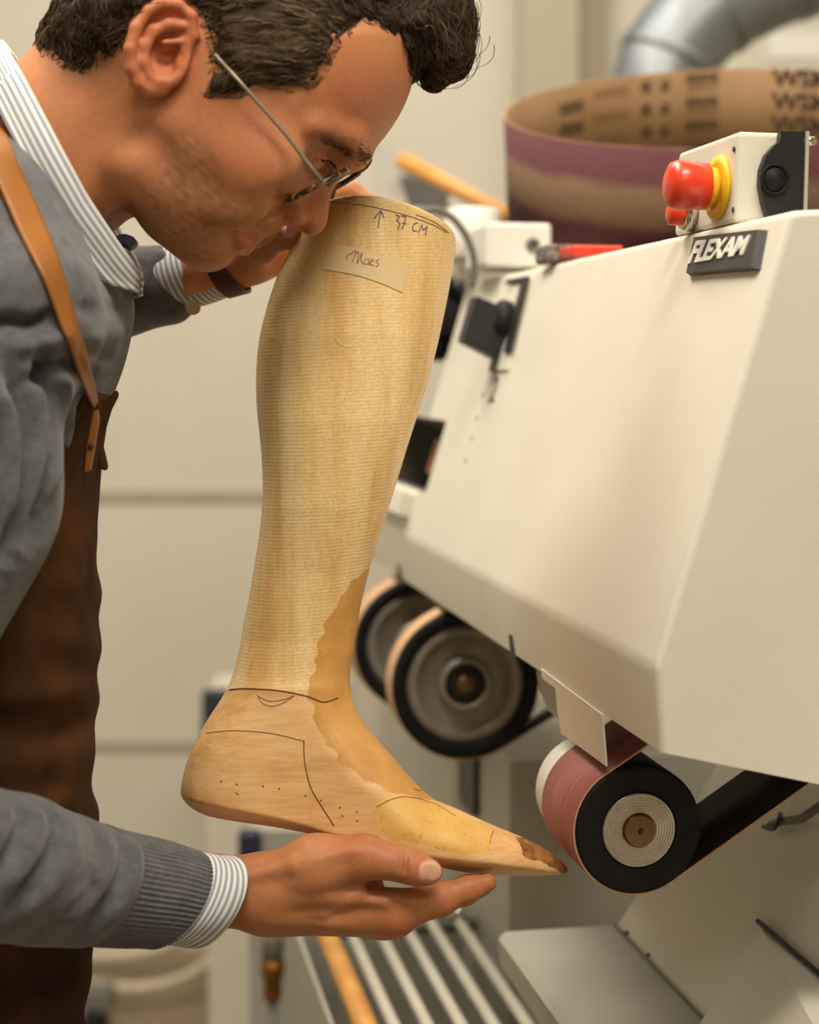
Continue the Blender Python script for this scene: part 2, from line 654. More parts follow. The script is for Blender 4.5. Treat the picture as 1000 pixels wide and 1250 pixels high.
prof = [pE] + [pA + (pB - pA) * s for s in ss] + [pC]
for i in range(len(prof) - 1):
    for j in range(3):
        si = i - 1
        if j == 2 and i in (0, 1): continue
        if si == 1 and j in (1, 2): continue
        a, b2 = prof[i], prof[i + 1]
        hm.f.append([hv(*a, ts[j]), hv(*b2, ts[j]), hv(*b2, ts[j + 1]), hv(*a, ts[j + 1])]); hm.mi.append(0)
hm.f.append([hv(*p, 0) for p in prof] + [hv(*pD, 0)]); hm.mi.append(0)
hm.f.append([hv(*p, tE) for p in prof[:3]] + [hv(pE[0], prof[2][1], tE)]); hm.mi.append(0)
hm.f.append([hv(*pE, 0), hv(*pD, 0), hv(*pD, tE), hv(*pE, tE)]); hm.mi.append(0)
hs = hm.build('housing', m_white, mach, smooth=False)
import bmesh
_b = bmesh.new(); _b.from_mesh(hs.data); bmesh.ops.remove_doubles(_b, verts=_b.verts, dist=1e-5)
bmesh.ops.recalc_face_normals(_b, faces=_b.faces)
_f = max(_b.faces, key=lambda f: len(f.verts))
if sum(f.normal.dot(Vector(FN)) for f in _b.faces if abs(f.normal.dot(Vector(FN))) > .99) < 0: bmesh.ops.reverse_faces(_b, faces=_b.faces)
_b.to_mesh(hs.data); _b.free()
bevel(hs, .005, 3, 20); solid(hs, .0025, -1)
for p in hs.data.polygons: p.use_smooth = True
hs.modifiers.new('wn', 'WEIGHTED_NORMAL').keep_sharp = True
# recess behind the opening in the sloped front
rb = MB()
q0 = pA + (pB - pA) * sT; q1 = pA + (pB - pA) * sB
inn = -FN * .10
c4 = [ptz(q0, tH), ptz(q1, tH), ptz(q1, tL), ptz(q0, tL)]
for i in range(4):
    a, b2 = c4[i], c4[(i + 1) % 4]
    rb.add([a, b2, b2 + inn, a + inn], [[0, 1, 2, 3]])
rb.add([c + inn for c in c4], [[0, 1, 2, 3]])
rb.build('recess', m_sheet_dark, mach, smooth=False)
MB().box(front(500, 548) - FN * .05, (.02, .02, .02), (AX, FN, np.cross(AX, FN))).build('orange_block', M('orange_plastic', (150, 92, 48), None, 5, .5), mach, smooth=False)
# lip under the opening
lp = MB().box((front(470, 612) + front(512, 612)) / 2 + FN * .006, (.07, .008, .012), (AX, FN, np.cross(AX, FN)))
lp.build('sill', m_white, mach, smooth=False)

# ---- guard plates hanging from the chamfer
CN = norm(np.cross(ptz(pC, 0) - ptz(pB, 0), AX))
if CN @ RR > 0: CN = -CN


def cham(px, py, off=0.0): return on_plane(px, py, ptz(pC, 0) + CN * off, CN)


ga, gb = cham(664, 824, .0003), cham(737, 877, .0003)
GN = CN
g = MB().prism([on_plane(*p, ga, GN) for p in ((662, 816), (664, 828), (680, 840), (682, 866), (687, 895), (742, 935), (737, 872))], GN * .0012)
g.build('guard_plate', m_white, mach, smooth=False)
g = MB().prism([cham(*p, -.012) for p in ((658, 818), (662, 842), (672, 866), (690, 882), (690, 840))], CN * .0022)
g.build('guard_plate', m_sheet, mach, smooth=False)
for a, b2 in (((624, 775), (628, 806)), ((487, 690), (492, 714))):
    g = MB().prism([cham(a[0] - 2, a[1], .0004), cham(a[0] + 1, a[1], .0004), cham(b2[0] + 2, b2[1], .0004), cham(b2[0] - 3, b2[1], .0004)], CN * .0008)
    g.build('slot', m_dark, mach, smooth=False)

# ---- maker badge
bq = [(843, 337), (929, 330), (938, 281), (853, 291)]
bw = [front(*p) for p in bq]
cen = sum(bw) / 4
bd = MB()
low = bw; up_ = [cen + (p - cen) * .93 + FN * .005 for p in bw]
bd.add(low + up_, [[4, 5, 6, 7], [0, 1, 5, 4], [1, 2, 6, 5], [2, 3, 7, 6], [3, 0, 4, 7], [3, 2, 1, 0]])
badge = bd.build('maker_badge', M('charcoal_enamel', (52, 50, 50), (58, 56, 55), 30, .5), mach, smooth=False)
Vt, Ft = text_mesh('FLEXAM', .028, .1)
tq = [front(*p) + FN * .005 for p in ((849, 325), (917, 314), (927, 290), (860, 297))]
obj('badge_lettering', on_quad(Vt, tq, FN, .0011), Ft, m_letter, badge, smooth=False)

# ---- lever switch with its slot plate and the figure 2
sp_ = [front(*p) for p in ((599, 453), (622, 452), (650, 339), (628, 345))]
sw = MB().prism([p + FN * .0005 for p in sp_], FN * .002).build('lever_switch', m_white, mach, smooth=False)
edge = MB()
edge.prism([front(*p) + FN * .002 for p in ((621, 432), (628, 432), (650, 340), (643, 341))], FN * .003)
edge.prism([front(*p) + FN * .002 for p in ((622, 349), (648, 344), (650, 339), (625, 343))], FN * .003)
edge.prism([front(*p) + FN * .002 for p in ((602, 455), (609, 455), (616, 424), (609, 424))], FN * .003)
edge.build('slot_edge', m_black, sw, smooth=False)
kb = front(622, 392); dn = norm(ptz(pB, 0) - ptz(pA, 0))
kx = MB()
kb = kb + dn * .012; tip = FN * .040
h1, h2, w1 = .027, .027, .017
kx.add([kb + dn * h1 * s1 + AX * w1 * s2 + FN * .004 for s1, s2 in ((-.75, -1), (1, -1), (1, 1), (-.75, 1))] +
       [kb + dn * h1 * s1 + AX * w1 * s2 + tip for s1, s2 in ((-.9, -.9), (.75, -.9), (.75, .9), (-.9, .9))],
       [[0, 1, 2, 3], [4, 7, 6, 5], [0, 4, 5, 1], [1, 5, 6, 2], [2, 6, 7, 3], [3, 7, 4, 0]])
bevel(kx.build('lever_knob', m_black, sw, smooth=False), .002)
MB().lathe([(.022, 0), (.022, .01), (.018, .014)], kb - dn * .008 + FN * .002, FN, 32).build('knob_collar', m_rubber, sw)
MB().box(front(614, 420) + FN * .01, (.009, .01, .012), (AX, FN, dn)).build('knob_stop', m_letter, sw, smooth=False)
V2, F2 = text_mesh('2', .01, .1)
obj('position_figure', on_quad(V2, [front(*p) for p in ((596, 492), (603, 491), (611, 459), (605, 460))], FN, .0006), F2,
    M('faded_print', (92, 82, 70), None, 5, .7), mach, smooth=False)
for px, py in ((590, 481), (583, 509), (577, 533), (569, 561), (500, 644)):
    MB().lathe([(.0035, 0), (.003, .0008), (0, .001)], front(px, py), FN, 12, cap=False).build('screw_dimple', m_sheet, mach)

# ---- emergency stop box on top of the housing
tS = .096
bp = [rz(at_t(x, y, tS)) for x, y in ((902, 160), (979, 163), (977, 272), (896, 272))]
tB = .114
es = MB().prism([mp(p[0], p[1], tS) for p in bp], AX * tB)
stop = es.build('emergency_stop_box', m_white, mach, smooth=False); bevel(stop, .003, 3)
QN = norm(np.cross(mp(*bp[3], tS) - mp(*bp[0], tS), AX))
if QN @ RR > 0: QN = -QN


def sface(px, py): return on_plane(px, py, mp(*bp[0], tS), QN)


capq = [(979, 162), (979, 263), (934, 268), (928, 250), (924, 228), (925, 208), (931, 191), (941, 179), (948, 174), (949, 162)]
cp = MB().prism([at_t(x, y, tS - .0005) for x, y in capq], -AX * .006)
capo = cp.build('end_cap', m_black, stop, smooth=False)
cc = at_t(945, 219, tS - .0065)
MB().lathe([(.0098, 0), (.0098, .002), (.0086, .0024), (.0082, .0006), (.0074, .0005), (.007, .0025), (0, .003)], cc, -AX, 40).build('cap_button', m_rubber, capo)
MB().prism([at_t(x, y, tS - .001) for x, y in ((979, 162), (983, 162), (980, 262), (976, 262))], -AX * .007).build('edge_strip', m_sheet, stop, smooth=False)
MB().lathe([(.003, 0), (.003, .008), (.0015, .009)], at_t(980, 172, tS - .004), RR, 16).build('bolt', m_chrome, stop)
yc = sface(879, 229)
yr = np.linalg.norm(sface(879, 191) - sface(879, 267)) / 2
MB().lathe([(yr, .0), (yr, .003), (yr * .6, .0045), (yr * .6, 0)], yc, QN, 48).build('yellow_disc', m_yellow, stop)
MB().lathe([(yr * .62, .003), (yr * .62, .009), (yr * .56, .0105)], yc, QN, 40).build('button_collar', m_yellow, stop)
pr = [(yr * .52, .008), (yr * .74, .010), (yr * .74, .02), (yr * .78, .024), (yr * .79, .029), (yr * .7, .034), (yr * .45, .0365), (0, .037)]
bt = MB().lathe(pr, yc, QN, 48, cap=False).build('mushroom_button', m_red, stop)
sc_ = sface(846, 262)
MB().lathe([(.012, 0), (.012, .006), (.01, .008)], sc_, QN, 32).build('pilot_ring', m_chrome, stop)
MB().lathe([(.008, .006), (.008, .016), (.005, .018), (0, .018)], sc_, QN, 32, cap=False).build('pilot_button', m_red, stop)
for px, py in ((897, 182), (896, 256)):
    MB().lathe([(.0018, 0), (.0018, .0006), (0, .0008)], sface(px, py) + QN * .0003, QN, 12, cap=False).build('screw', m_dark, stop)

# ---- wheels and belts
W0 = P(780, 1013, 1.14)
UPX = 1.14 / F                               # metres per photo pixel at the near wheel


def wheel_c(k):                               # the shaft centre at depth ratio k
    return W0 + AX * ((1.14 / k - 1.14) / (AX @ FWD))


def turned(r0, r1, h, n, amp=.00012):
    out = []
    for i in range(n + 1):
        out.append((r0 + (r1 - r0) * i / n, h + amp * math.sin(i * 2.4) * math.sin(i * .9)))
    return out


def belt(name, c, R, width, L, ang, th, mats):
    b = MB()
    d = np.array([math.cos(ang), math.sin(ang)]); nrm = np.array([-d[1], d[0]])
    path = []
    for i in range(41):
        a = math.pi * i / 40
        path.append((nrm * math.cos(a) - d * math.sin(a), np.zeros(2)))
    for i in range(25): path.append((-nrm, d * L * (i + 1) / 25))
    for i in range(41):
        a = math.pi * i / 40
        path.append((-nrm * math.cos(a) + d * math.sin(a), d * L))
    for i in range(24): path.append((nrm, d * L * (1 - (i + 1) / 25)))
    n = len(path)
    s = 0; V = []; uv = []
    prev = None
    for e, o in path:
        p = o + e * R
        if prev is not None: s += np.linalg.norm(p - prev)
        prev = p
        for rr, t in ((R, 0), (R + th, 0), (R + th, width), (R, width)):
            q = o + e * rr
            V.append(c + RR * q[0] + ZZ * q[1] + AX * t); uv.append((t, s))
    Fs = []; mi = []
    for i in range(n):
        j = (i + 1) % n
        for k in range(4):
            k2 = (k + 1) % 4
            Fs.append([i * 4 + k, i * 4 + k2, j * 4 + k2, j * 4 + k]); mi.append((2, 0, 2, 1)[k])
    b.add(V, Fs, uv); b.mi = mi
    return b.build(name, mats, mach, uv=True)


R1 = 80 * UPX
nw = MB().lathe([(46 * UPX, .001), (48 * UPX, 0)] + turned(48 * UPX, 77 * UPX, -.0004, 24) + [(79.4 * UPX, .0006), (R1, .002), (R1, .082), (46 * UPX, .083)], W0, AX, 128, cap=False)
w1o = nw.build('contact_wheel', m_rubber, mach)
MB().lathe([(20 * UPX, .001)] + turned(21 * UPX, 45.5 * UPX, -.0012, 30, .0002) + [(46.3 * UPX, .0005), (46.3 * UPX, .08), (20 * UPX, .08)], W0, AX, 128, cap=False).build('hub_disc', m_alu, w1o)
MB().lathe([(0, -.001), (2.2 * UPX, -.001), (3 * UPX, -.003)] + turned(4 * UPX, 19 * UPX, -.0036, 12, .00012) + [(20 * UPX, -.0028), (20.4 * UPX, .004)], W0, AX, 96, cap=False).build('hub_cap', m_brass, w1o)
MB().lathe([(0, -.0012), (2.4 * UPX, -.0012)], W0 - AX * .0026, AX, 16, cap=False).build('centre_hole', m_dark, w1o)
ANG = math.atan2(.62, 1) + .02
belt('abrasive_belt', W0 + AX * .0015, R1, .080, .42, ANG, .0013, [m_pink, m_cloth, m_tan])
MB().lathe([(71 * UPX, .0), (72.5 * UPX, .002), (72.5 * UPX, .036), (66 * UPX, .04)], W0 + AX * .083, AX, 96).build('white_hub', m_letter, mach)

for k0, wd, nm in ((.686, .034, 'near'), (.600, .05, 'far')):
    c = wheel_c(k0); R = 134 * UPX
    w = MB().lathe([(108 * UPX, .006), (110 * UPX, -.001), (R - .002, -.001), (R, .001), (R, wd), (108 * UPX, wd)], c, AX, 96, cap=False).build('contact_wheel', m_rubber, mach)
    MB().lathe([(50 * UPX, .012), (84 * UPX, .012), (88 * UPX, .004), (92 * UPX, .003), (104 * UPX, .003), (108.5 * UPX, .007), (108.5 * UPX, wd - .002), (40 * UPX, wd - .002)], c, AX, 96, cap=False).build('hub_disc', m_alu_dark, w)
    MB().lathe([(36 * UPX, .012), (38 * UPX, .0), (46 * UPX, .0), (51 * UPX, .013)], c, AX, 64, cap=False).build('hub_ring', m_alu_dark, w)
    MB().lathe([(16 * UPX, .004), (35 * UPX, .006), (37 * UPX, .02)], c, AX, 64, cap=False).build('hub_cap', m_dark, w)
    MB().lathe([(0, 0), (15 * UPX, .0005), (17 * UPX, .006)], c, AX, 32, cap=False).build('shaft_end', m_brass, w)
    belt('abrasive_belt', c + AX * .001, R, wd - .002, .3, ANG - .05, .0013, [m_tan, m_cloth, m_tan])

# ---- pedestal, back plate, dust tray
q = P(622, 1000, 1.78); r0, _z = rz(q); t0 = (q - C0) @ AX
zt = CAM[2] - (927 - 450) / F * 1.78 - C0[2]; zf = -C0[2]
MB().box(mp(r0 + .32, (zt + zf) / 2, t0 + .3), (.32, .3, (zt - zf) / 2), (RR, AX, ZZ)).build('pedestal', m_sheet, mach, smooth=False)
MB().box(mp(r0 + .33, (zt + .3) / 2 + .0, t0 + .1), (.004, .62, .32), (RR, AX, ZZ)).build('back_plate', m_sheet, mach, smooth=False)


def ped(px, py): return on_plane(px, py, mp(r0, 0, 0), RR)


MB().prism([ped(x, y) - RR * .001 for x, y in ((566, 920), (586, 920), (586, 996), (578, 990), (567, 976))], -RR * .006).build('black_strap', m_black, mach, smooth=False)

# dust tray under the wheels: flat floor, rising back sheet, loose flap
cr = rz(P(870, 1250, 1.26)); lf = rz(P(700, 1250, 1.26))
tn = -.15; tf = (P(660, 1100, 1.47) - C0) @ AX
tr = MB()
tr.prism([mp(*lf, tn), mp(*cr, tn), mp(cr[0], cr[1] - .003, tn), mp(lf[0], lf[1] - .003, tn)], AX * (tf - tn))
tr.prism([mp(*lf, tn), mp(lf[0] - .006, lf[1] - .006, tn), mp(lf[0] - .004, lf[1] - .03, tn), mp(lf[0], lf[1] - .03, tn)], AX * (tf - tn))
tray = tr.build('dust_tray', m_sheet, mach, smooth=False)
bs = MB().prism([mp(*cr, tn), mp(cr[0] + .22, cr[1] + .34, tn), mp(cr[0] + .223, cr[1] + .34, tn), mp(cr[0] + .003, cr[1], tn)], AX * (tf - tn))
bs.build('rising_sheet', m_white, tray, smooth=False)
SN = norm(np.cross(RR * .22 + ZZ * .34, AX))
if SN @ ZZ < 0: SN = -SN
def sheetp(px, py, off): return on_plane(px, py, mp(*cr, 0) + SN * off, SN)
fl = MB().prism([sheetp(925, 1124, .004), sheetp(1040, 1222, .004), sheetp(1040, 1340, .05), sheetp(800, 1340, .012), sheetp(888, 1202, .008)], SN * .002)
fl.build('flap', m_white, tray, smooth=False)
MB().tube([sheetp(925, 1124, .0075), sheetp(1040, 1222, .0075)], .0018, 8).build('flap_gap', m_dark, tray)


def trayp(px, py): return on_plane(px, py, mp(*cr, 0), ZZ)


seam = MB().tube([mp(cr[0] - .004, cr[1] + .0008, tn), mp(cr[0] - .004, cr[1] + .0008, tf)], .0012, 6)
seam.build('tray_seam', m_sheet_dark, tray)
for px, py in ((766, 1140), (794, 1167)):
    MB().lathe([(.0035, 0), (.003, .0015), (0, .002)], trayp(px, py) + ZZ * .0003, ZZ, 16, cap=False).build('tray_screw', m_dark, tray)
# hook with a wire on the rising sheet
hk = P(960, 1000, 1.5)
MB().tube([sheetp(1004, 982, .012), sheetp(978, 1000, .014), sheetp(952, 1003, .012), sheetp(940, 1008, .008)], .0035, 8).build('wire_hook', m_sheet_dark, mach)
MB().tube(catmull([sheetp(953, 993, .016), sheetp(950, 1004, .018), sheetp(944, 1012, .016), sheetp(932, 1009, .01)], 20), .0018, 8).build('hook_wire', m_black, mach)

# ---- rack of bars on the left of the tray, over a bin
zr = CAM[2] - .62 - C0[2]


def rackp(px, py=1250): return on_plane(px, py, mp(0, zr, 0), ZZ)


ta, tb = ft(rackp(500, 1400)), ft(rackp(500, 1118))
ra, rb_ = rz(rackp(412))[0], rz(rackp(690))[0]
bn = MB()
bn.box(mp((ra + rb_) / 2, zr - .26, (ta + tb) / 2), ((rb_ - ra) / 2, (tb - ta) / 2 + .06, .003), (RR, AX, ZZ))
bn.box(mp(ra, zr - .14, (ta + tb) / 2), (.002, (tb - ta) / 2 + .06, .125), (RR, AX, ZZ))
bn.box(mp(rb_, zr - .14, (ta + tb) / 2), (.002, (tb - ta) / 2 + .06, .125), (RR, AX, ZZ))
bn.box(mp((ra + rb_) / 2, zr - .14, tb + .06), ((rb_ - ra) / 2, .002, .125), (RR, AX, ZZ))
bn.box(mp((ra + rb_) / 2, zr - .14, ta - .06), ((rb_ - ra) / 2, .002, .125), (RR, AX, ZZ))
rack = bn.build('bar_rack', m_sheet, mach, smooth=False)
m_bar = M('pale_bar', (206, 200, 184), (198, 192, 176), 30, .4)
for px in (480, 521, 562, 602, 643):
    r = rz(rackp(px))[0]
    MB().tube([mp(r, zr, ta), mp(r, zr, tb)], .0062, 12).build('bar', m_bar, rack)
MB().tube([mp(rz(rackp(440))[0], zr - .004, tb - .03), mp(rz(rackp(670))[0], zr - .004, tb - .03)], .008, 12).build('cross_bar', m_sheet_dark, rack)
MB().lathe([(.008, 0), (.008, .01), (.004, .014)], mp(rz(rackp(643))[0], zr + .004, tb - .03), ZZ, 16).build('bolt', m_chrome, rack)
MB().box(mp(.5 * (ra + rb_), (zr - .263 + zf) / 2, (ta + tb) / 2), ((rb_ - ra) / 2 - .03, (tb - ta) / 2, (zr - .263 - zf) / 2), (RR, AX, ZZ)).build('stand', m_sheet, rack, smooth=False)
m_wood = M('orange_wood', (214, 156, 80), (196, 134, 62), 30, .5, stretch=(1, 1, 8))
r = rz(rackp(437))[0]
st = MB().tube([mp(r, zr + .016, ta), mp(r, zr + .016, tb - .01)], .011, 14).build('wooden_bar', m_wood)
tag(st, 'orange wooden bar lying along the left side of the pale metal bars', 'wooden bar')

# ================================================================== big sanding belt standing on the housing
dB = 1.88
bc = P(885, 127, dB)
vv = norm(bc - CAM)
e1 = RIGHT
upv = norm(np.cross(np.cross(vv, ZZ), vv)); 
nb = norm(upv * math.cos(.173) - vv * math.sin(.173))
e1 = norm(np.cross(vv, nb)); e2 = norm(np.cross(nb, e1))       # e2 points away
if e2 @ vv < 0: e2 = -e2
if e1[0] < 0: e1 = -e1
RB = 268 * dB / F
HB = .13


def ringp(phi, h, off=0.0):
    return bc + (e1 * math.cos(phi) + e2 * math.sin(phi)) * (RB + off) - nb * h


m_maroon, nt, b = mat_base('maroon_grit')
sx = nt.nodes.new('ShaderNodeSeparateXYZ'); nt.links.new(coords(nt, uv=True), sx.inputs[0])
nz = N(nt, 'ShaderNodeTexNoise', Scale=14, Detail=5); nt.links.new(coords(nt), nz.inputs['Vector'])
ad = N(nt, 'ShaderNodeMath', operation='MULTIPLY_ADD'); nt.links.new(nz.outputs['Fac'], ad.inputs[0]); ad.inputs[1].default_value = .02
nt.links.new(sx.outputs[1], ad.inputs[2])
band = ramp(nt, ad.outputs[0], [(.043, lin((88, 40, 44))), (.054, lin((118, 90, 66))), (.084, lin((118, 90, 66))), (.095, lin((84, 38, 42)))])
n2 = N(nt, 'ShaderNodeTexNoise', Scale=420, Detail=3); nt.links.new(coords(nt), n2.inputs['Vector'])
sp2 = ramp(nt, n2.outputs['Fac'], [(.35, np.full(3, .72)), (.7, np.full(3, 1.15))])
nt.links.new(mixc(nt, 1.0, band, sp2, 'MULTIPLY'), b.inputs['Base Color']); b.inputs['Roughness'].default_value = .85
add_bump(nt, b, n2.outputs['Fac'], .4, .0008)
m_kraft = M('kraft_backing', (142, 108, 68), (132, 100, 62), 20, .7)
m_edge = M('belt_edge', (186, 140, 104), (170, 122, 92), 80, .8)
rg = MB(); nphi = 160
V = []; uv = []; Fs = []; mi = []
for i in range(nphi):
    a = 2 * math.pi * i / nphi
    for off, h in ((0, 0), (.0016, 0), (.0016, HB), (0, HB)):
        V.append(ringp(a, h, off)); uv.append((a * RB, h))
for i in range(nphi):
    j = (i + 1) % nphi
    for k in range(4):
        k2 = (k + 1) % 4
        Fs.append([i * 4 + k, j * 4 + k, j * 4 + k2, i * 4 + k2]); mi.append((2, 0, 2, 1)[k])
rg.add(V, Fs, uv); rg.mi = mi
bigbelt = rg.build('sanding_belt', [m_maroon, m_kraft, m_edge], None, uv=True)
tag(bigbelt, 'wide maroon sanding belt loop with printed brown inside standing on the machine', 'sanding belt')
m_print = M('black_print', (58, 44, 30), None, 5, .8)
m_print2 = M('faint_print', (112, 84, 52), None, 5, .8)


def ring_text(s, x0, x1, h, hh, bold, m, flip=True):
    """print on the inner far side between photo columns x0 and x1, top at h below the rim"""
    V, Fs = text_mesh(s, bold, 0)
    p0 = math.acos(np.clip((x0 - 885) / 268, -1, 1)); p1 = math.acos(np.clip((x1 - 885) / 268, -1, 1))
    out = [ringp(p0 + (p1 - p0) * x, h + hh * (1 - y), -.0006) for x, y, z in V]
    return obj('print', np.array(out), Fs, m, bigbelt, smooth=False)


for i in range(4):
    ring_text('WSM', 947, 1022, -.0005 + .028 * i, .0225, .03, m_print)
for i in range(4):
    ring_text('0000/00', 832, 876, .003 + .0288 * i, .0125, .03, m_print)
    ring_text('80', 772, 786, .008 + .028 * i, .015, .03, m_print)
    ring_text('60', 798, 810, .008 + .028 * i, .015, .03, m_print)
for i in range(3):
    ring_text('00000/0', 833, 875, .0172 + .0288 * i, .008, .0, m_print2)
    ring_text('0000000', 710, 754, .011 + .0288 * i, .012, .0, m_print2)
    ring_text('00000', 668, 697, .019 + .0255 * i, .015, .03, m_print)

# ================================================================== small things behind and around
duct_pts = catmull([P(*p) for p in ((1120, -92, 2.85), (1010, -52, 2.85), (925, -18, 2.85), (862, 18, 2.85), (818, 70, 2.85), (803, 130, 2.85), (800, 230, 2.85))], 60)
rad = np.full(60, 60 * 2.85 / F)
du = thing('ventilation_duct', P(800, 230, 2.85), 'bent silvery metal ventilation duct at the top right behind the sanding belt', 'duct')
MB().tube(duct_pts, rad, 40).build('pipe', m_steel, du)
for i in (14, 27, 40, 50):
    MB().tube(duct_pts[i - 1:i + 2], np.full(3, 60 * 2.85 / F + .004), 40).build('joint_ring', m_steel, du)
o = MB().box((wx(975), YW - .004, wz(65)), (.09, .004, .03)).build('white_panel', m_letter, smooth=False)  # plain white panel put at an unidentified white patch
tag(o, 'small white panel on the wall below the silver duct', 'paper')

o = MB().tube([P(492, 196, 2.45), P(560, 232, 2.38), P(640, 272, 2.3)], [.013, .011, .0095], 14).build('wooden_stick', m_wood)
tag(o, 'long orange wooden stick slanting down behind the last', 'stick')
o = MB().tube([P(560, 274, 2.36), P(655, 278, 2.34)], .0075, 14).build('wooden_stick', m_wood)
tag(o, 'short orange wooden stick lying level above the white box', 'stick')
o = MB().box(P(512, 240, 2.66), (.045, .03, .03), (RIGHT, FWD, UP)).build('tool_case', M('dark_case', (62, 58, 54), (70, 66, 62), 8, .6), smooth=False)
bevel(o, .008); tag(o, 'dark grey tool case behind the top of the last', 'case')
o = MB().prism([P(*p) for p in ((452, 172, 2.5), (476, 178, 2.5), (502, 262, 2.5), (455, 262, 2.5))], FWD * .05).build('grey_bracket', m_sheet, smooth=False)
tag(o, 'pale grey sloping bracket just beyond the forehead and the last', 'bracket')
zbx = ptz(pA, 0)[2]
bx = thing('white_box', np.array([P(620, 300, 1.73)[0], P(620, 300, 1.73)[1], zbx]), 'small white box with a round hole on the far end of the machine top', 'box')
fx = P(620, 303, 1.74)
o = MB().box(fx, (.034, .046, .022), (RR, AX, ZZ)).build('case', m_letter, bx, smooth=False); bevel(o, .004)
MB().lathe([(.007, 0), (.007, .003), (.004, .003), (.004, .0)], fx + RR * .014 - AX * .046, -AX, 24).build('socket', m_sheet_dark, bx)
o = MB().lathe([(.028, 0), (.03, .003), (.03, .05), (.028, .053)], P(577, 318, 1.82), UP, 40).build('white_roll', m_letter)
tag(o, 'white round roll standing left of the small white box', 'roll')
o = MB().box(P(722, 308, 1.48), (.023, .02, .0048), (RR, AX, ZZ)).build('red_piece', m_red, smooth=False)  # flat piece of plain red plastic
bevel(o, .002); tag(o, 'flat red plastic piece on the machine top under the sanding belt', 'plastic piece')
o = MB().box(P(677, 311, 1.52), (.013, .02, .008), (RR, AX, ZZ)).build('perforated_pad', M('grey_speckle', (150, 140, 128), (60, 52, 48), 260, .8), smooth=False)
bevel(o, .003); tag(o, 'speckled grey pad at the left edge of the sanding belt', 'pad')
o = MB().tube(catmull([P(*p) for p in ((505, 285, 1.70), (512, 262, 1.70), (530, 256, 1.70), (551, 265, 1.70), (569, 288, 1.70), (579, 318, 1.70), (576, 350, 1.70))], 40), .0036, 10).build('cable', M('grey_cable', (96, 90, 82), None, 5, .5))
tag(o, 'grey cable looping over behind the top right rim of the last', 'cable')
# brush wheel at the far end of the housing
bcn = P(533, 388, 1.95)
rr_ = np.random.default_rng(3)
bm_ = MB()
for i in range(420):
    a = rr_.uniform(0, 6.283); h = rr_.uniform(-.03, .03)
    d = RR * math.cos(a) + ZZ * math.sin(a)
    bm_.tube([bcn + d * .02 + AX * h, bcn + d * (.045 + rr_.uniform(0, .006)) + AX * (h + rr_.uniform(-.004, .004))], [.0022, .0012], 4)
br = bm_.build('brush_wheel', m_rubber, mach)
MB().lathe([(.022, 0), (.022, .07)], bcn - AX * .035, AX, 24).build('core', m_black, br)
MB().box(bcn + RR * .026 + ZZ * .05, (.008, .02, .016), (RR, AX, ZZ)).build('clamp', m_chrome, br, smooth=False)

# lower left background
o = MB().box(P(345, 1135, 2.5), (.05, .05, .17), (RIGHT, FWD, UP)).build('machine_leg', m_sheet, smooth=False)
o2 = P(345, 1135, 2.5)
bpy.data.objects.remove(o)
o = room_box('upright_post', (o2[0] - .045, o2[1] - .04, 0), (o2[0] + .045, o2[1] + .04, 1.42 - (1000 - 450) / F * 2.5), m_sheet, kind=None)
tag(o, 'pale grey upright post standing behind the wrist of the near hand', 'post')
m_navy = M('navy_plastic', (26, 30, 50), (32, 36, 56), 8, .5)


def lump(name, c, half, m, label, cat):
    o = MB().box(c, half, (RIGHT, FWD, UP)).build(name, m, smooth=False); bevel(o, min(half) * .5, 3)
    return tag(o, label, cat)


cab = thing('wall_cabinet', np.array([wx(300, 3.4), 3.4, 0]), 'cream low cabinet standing behind the heel of the last', 'cabinet')
MB().box((wx(335, 3.4), 3.5, wz(850, 3.4) / 2), (.14, .12, wz(850, 3.4) / 2)).build('carcass', m_wall, cab, smooth=False)
lump('hand_brush', np.array([wx(262, 3.36), 3.36, wz(872, 3.4)]), (.03, .021, .052), m_navy, 'navy blue brush hanging behind the heel of the last', 'brush')
lump('scraper', np.array([o2[0] - .042, o2[1] - .055, P(311, 1036, 2.45)[2]]), (.016, .015, .032), m_navy, 'navy blue scraper between the foot and the near wrist', 'scraper')
vl = thing('brass_valve', P(333, 1240, 2.2), 'small brass valve on a grey pipe below the near wrist', 'valve')
MB().tube([P(334, 1120, 2.2), P(333, 1175, 2.2)], .014, 16).build('upper_pipe', m_sheet_dark, vl)
MB().lathe([(.009, 0), (.012, .004), (.012, .03), (.016, .034), (.016, .05), (.009, .056)], P(333, 1222, 2.2), UP, 24).build('valve_body', M('brass', (150, 104, 48), (128, 86, 38), 30, .35, metal=.8), vl)
MB().tube([P(333, 1222, 2.2), P(333, 1222, 2.2) * np.array([1, 1, 0])], .006, 12).build('lower_pipe', m_sheet_dark, vl)
m_hose = M('white_hose', (206, 194, 170), (196, 184, 160), 10, .5)
o = MB().tube(catmull([P(*p) for p in ((40, 1190, 3.86), (120, 1203, 3.8), (175, 1206, 3.78), (228, 1192, 3.82), (268, 1158, 3.9), (296, 1110, 3.95))], 50), .014, 14).build('hose', m_hose)
tag(o, 'lower pale hose curving above the floor behind the apron', 'hose')
o = MB().tube(catmull([P(*p) for p in ((40, 1162, 4.0), (130, 1168, 4.0), (190, 1160, 4.0), (240, 1136, 4.0), (275, 1100, 4.0))], 50), .014, 14).build('hose', m_hose)
tag(o, 'upper pale hose curving behind the near shirt cuff', 'hose')
cs = thing('castor', P(112, 1232, 3.4) * np.array([1, 1, 0]), 'dark castor on the floor beside the lower edge of the apron', 'castor')
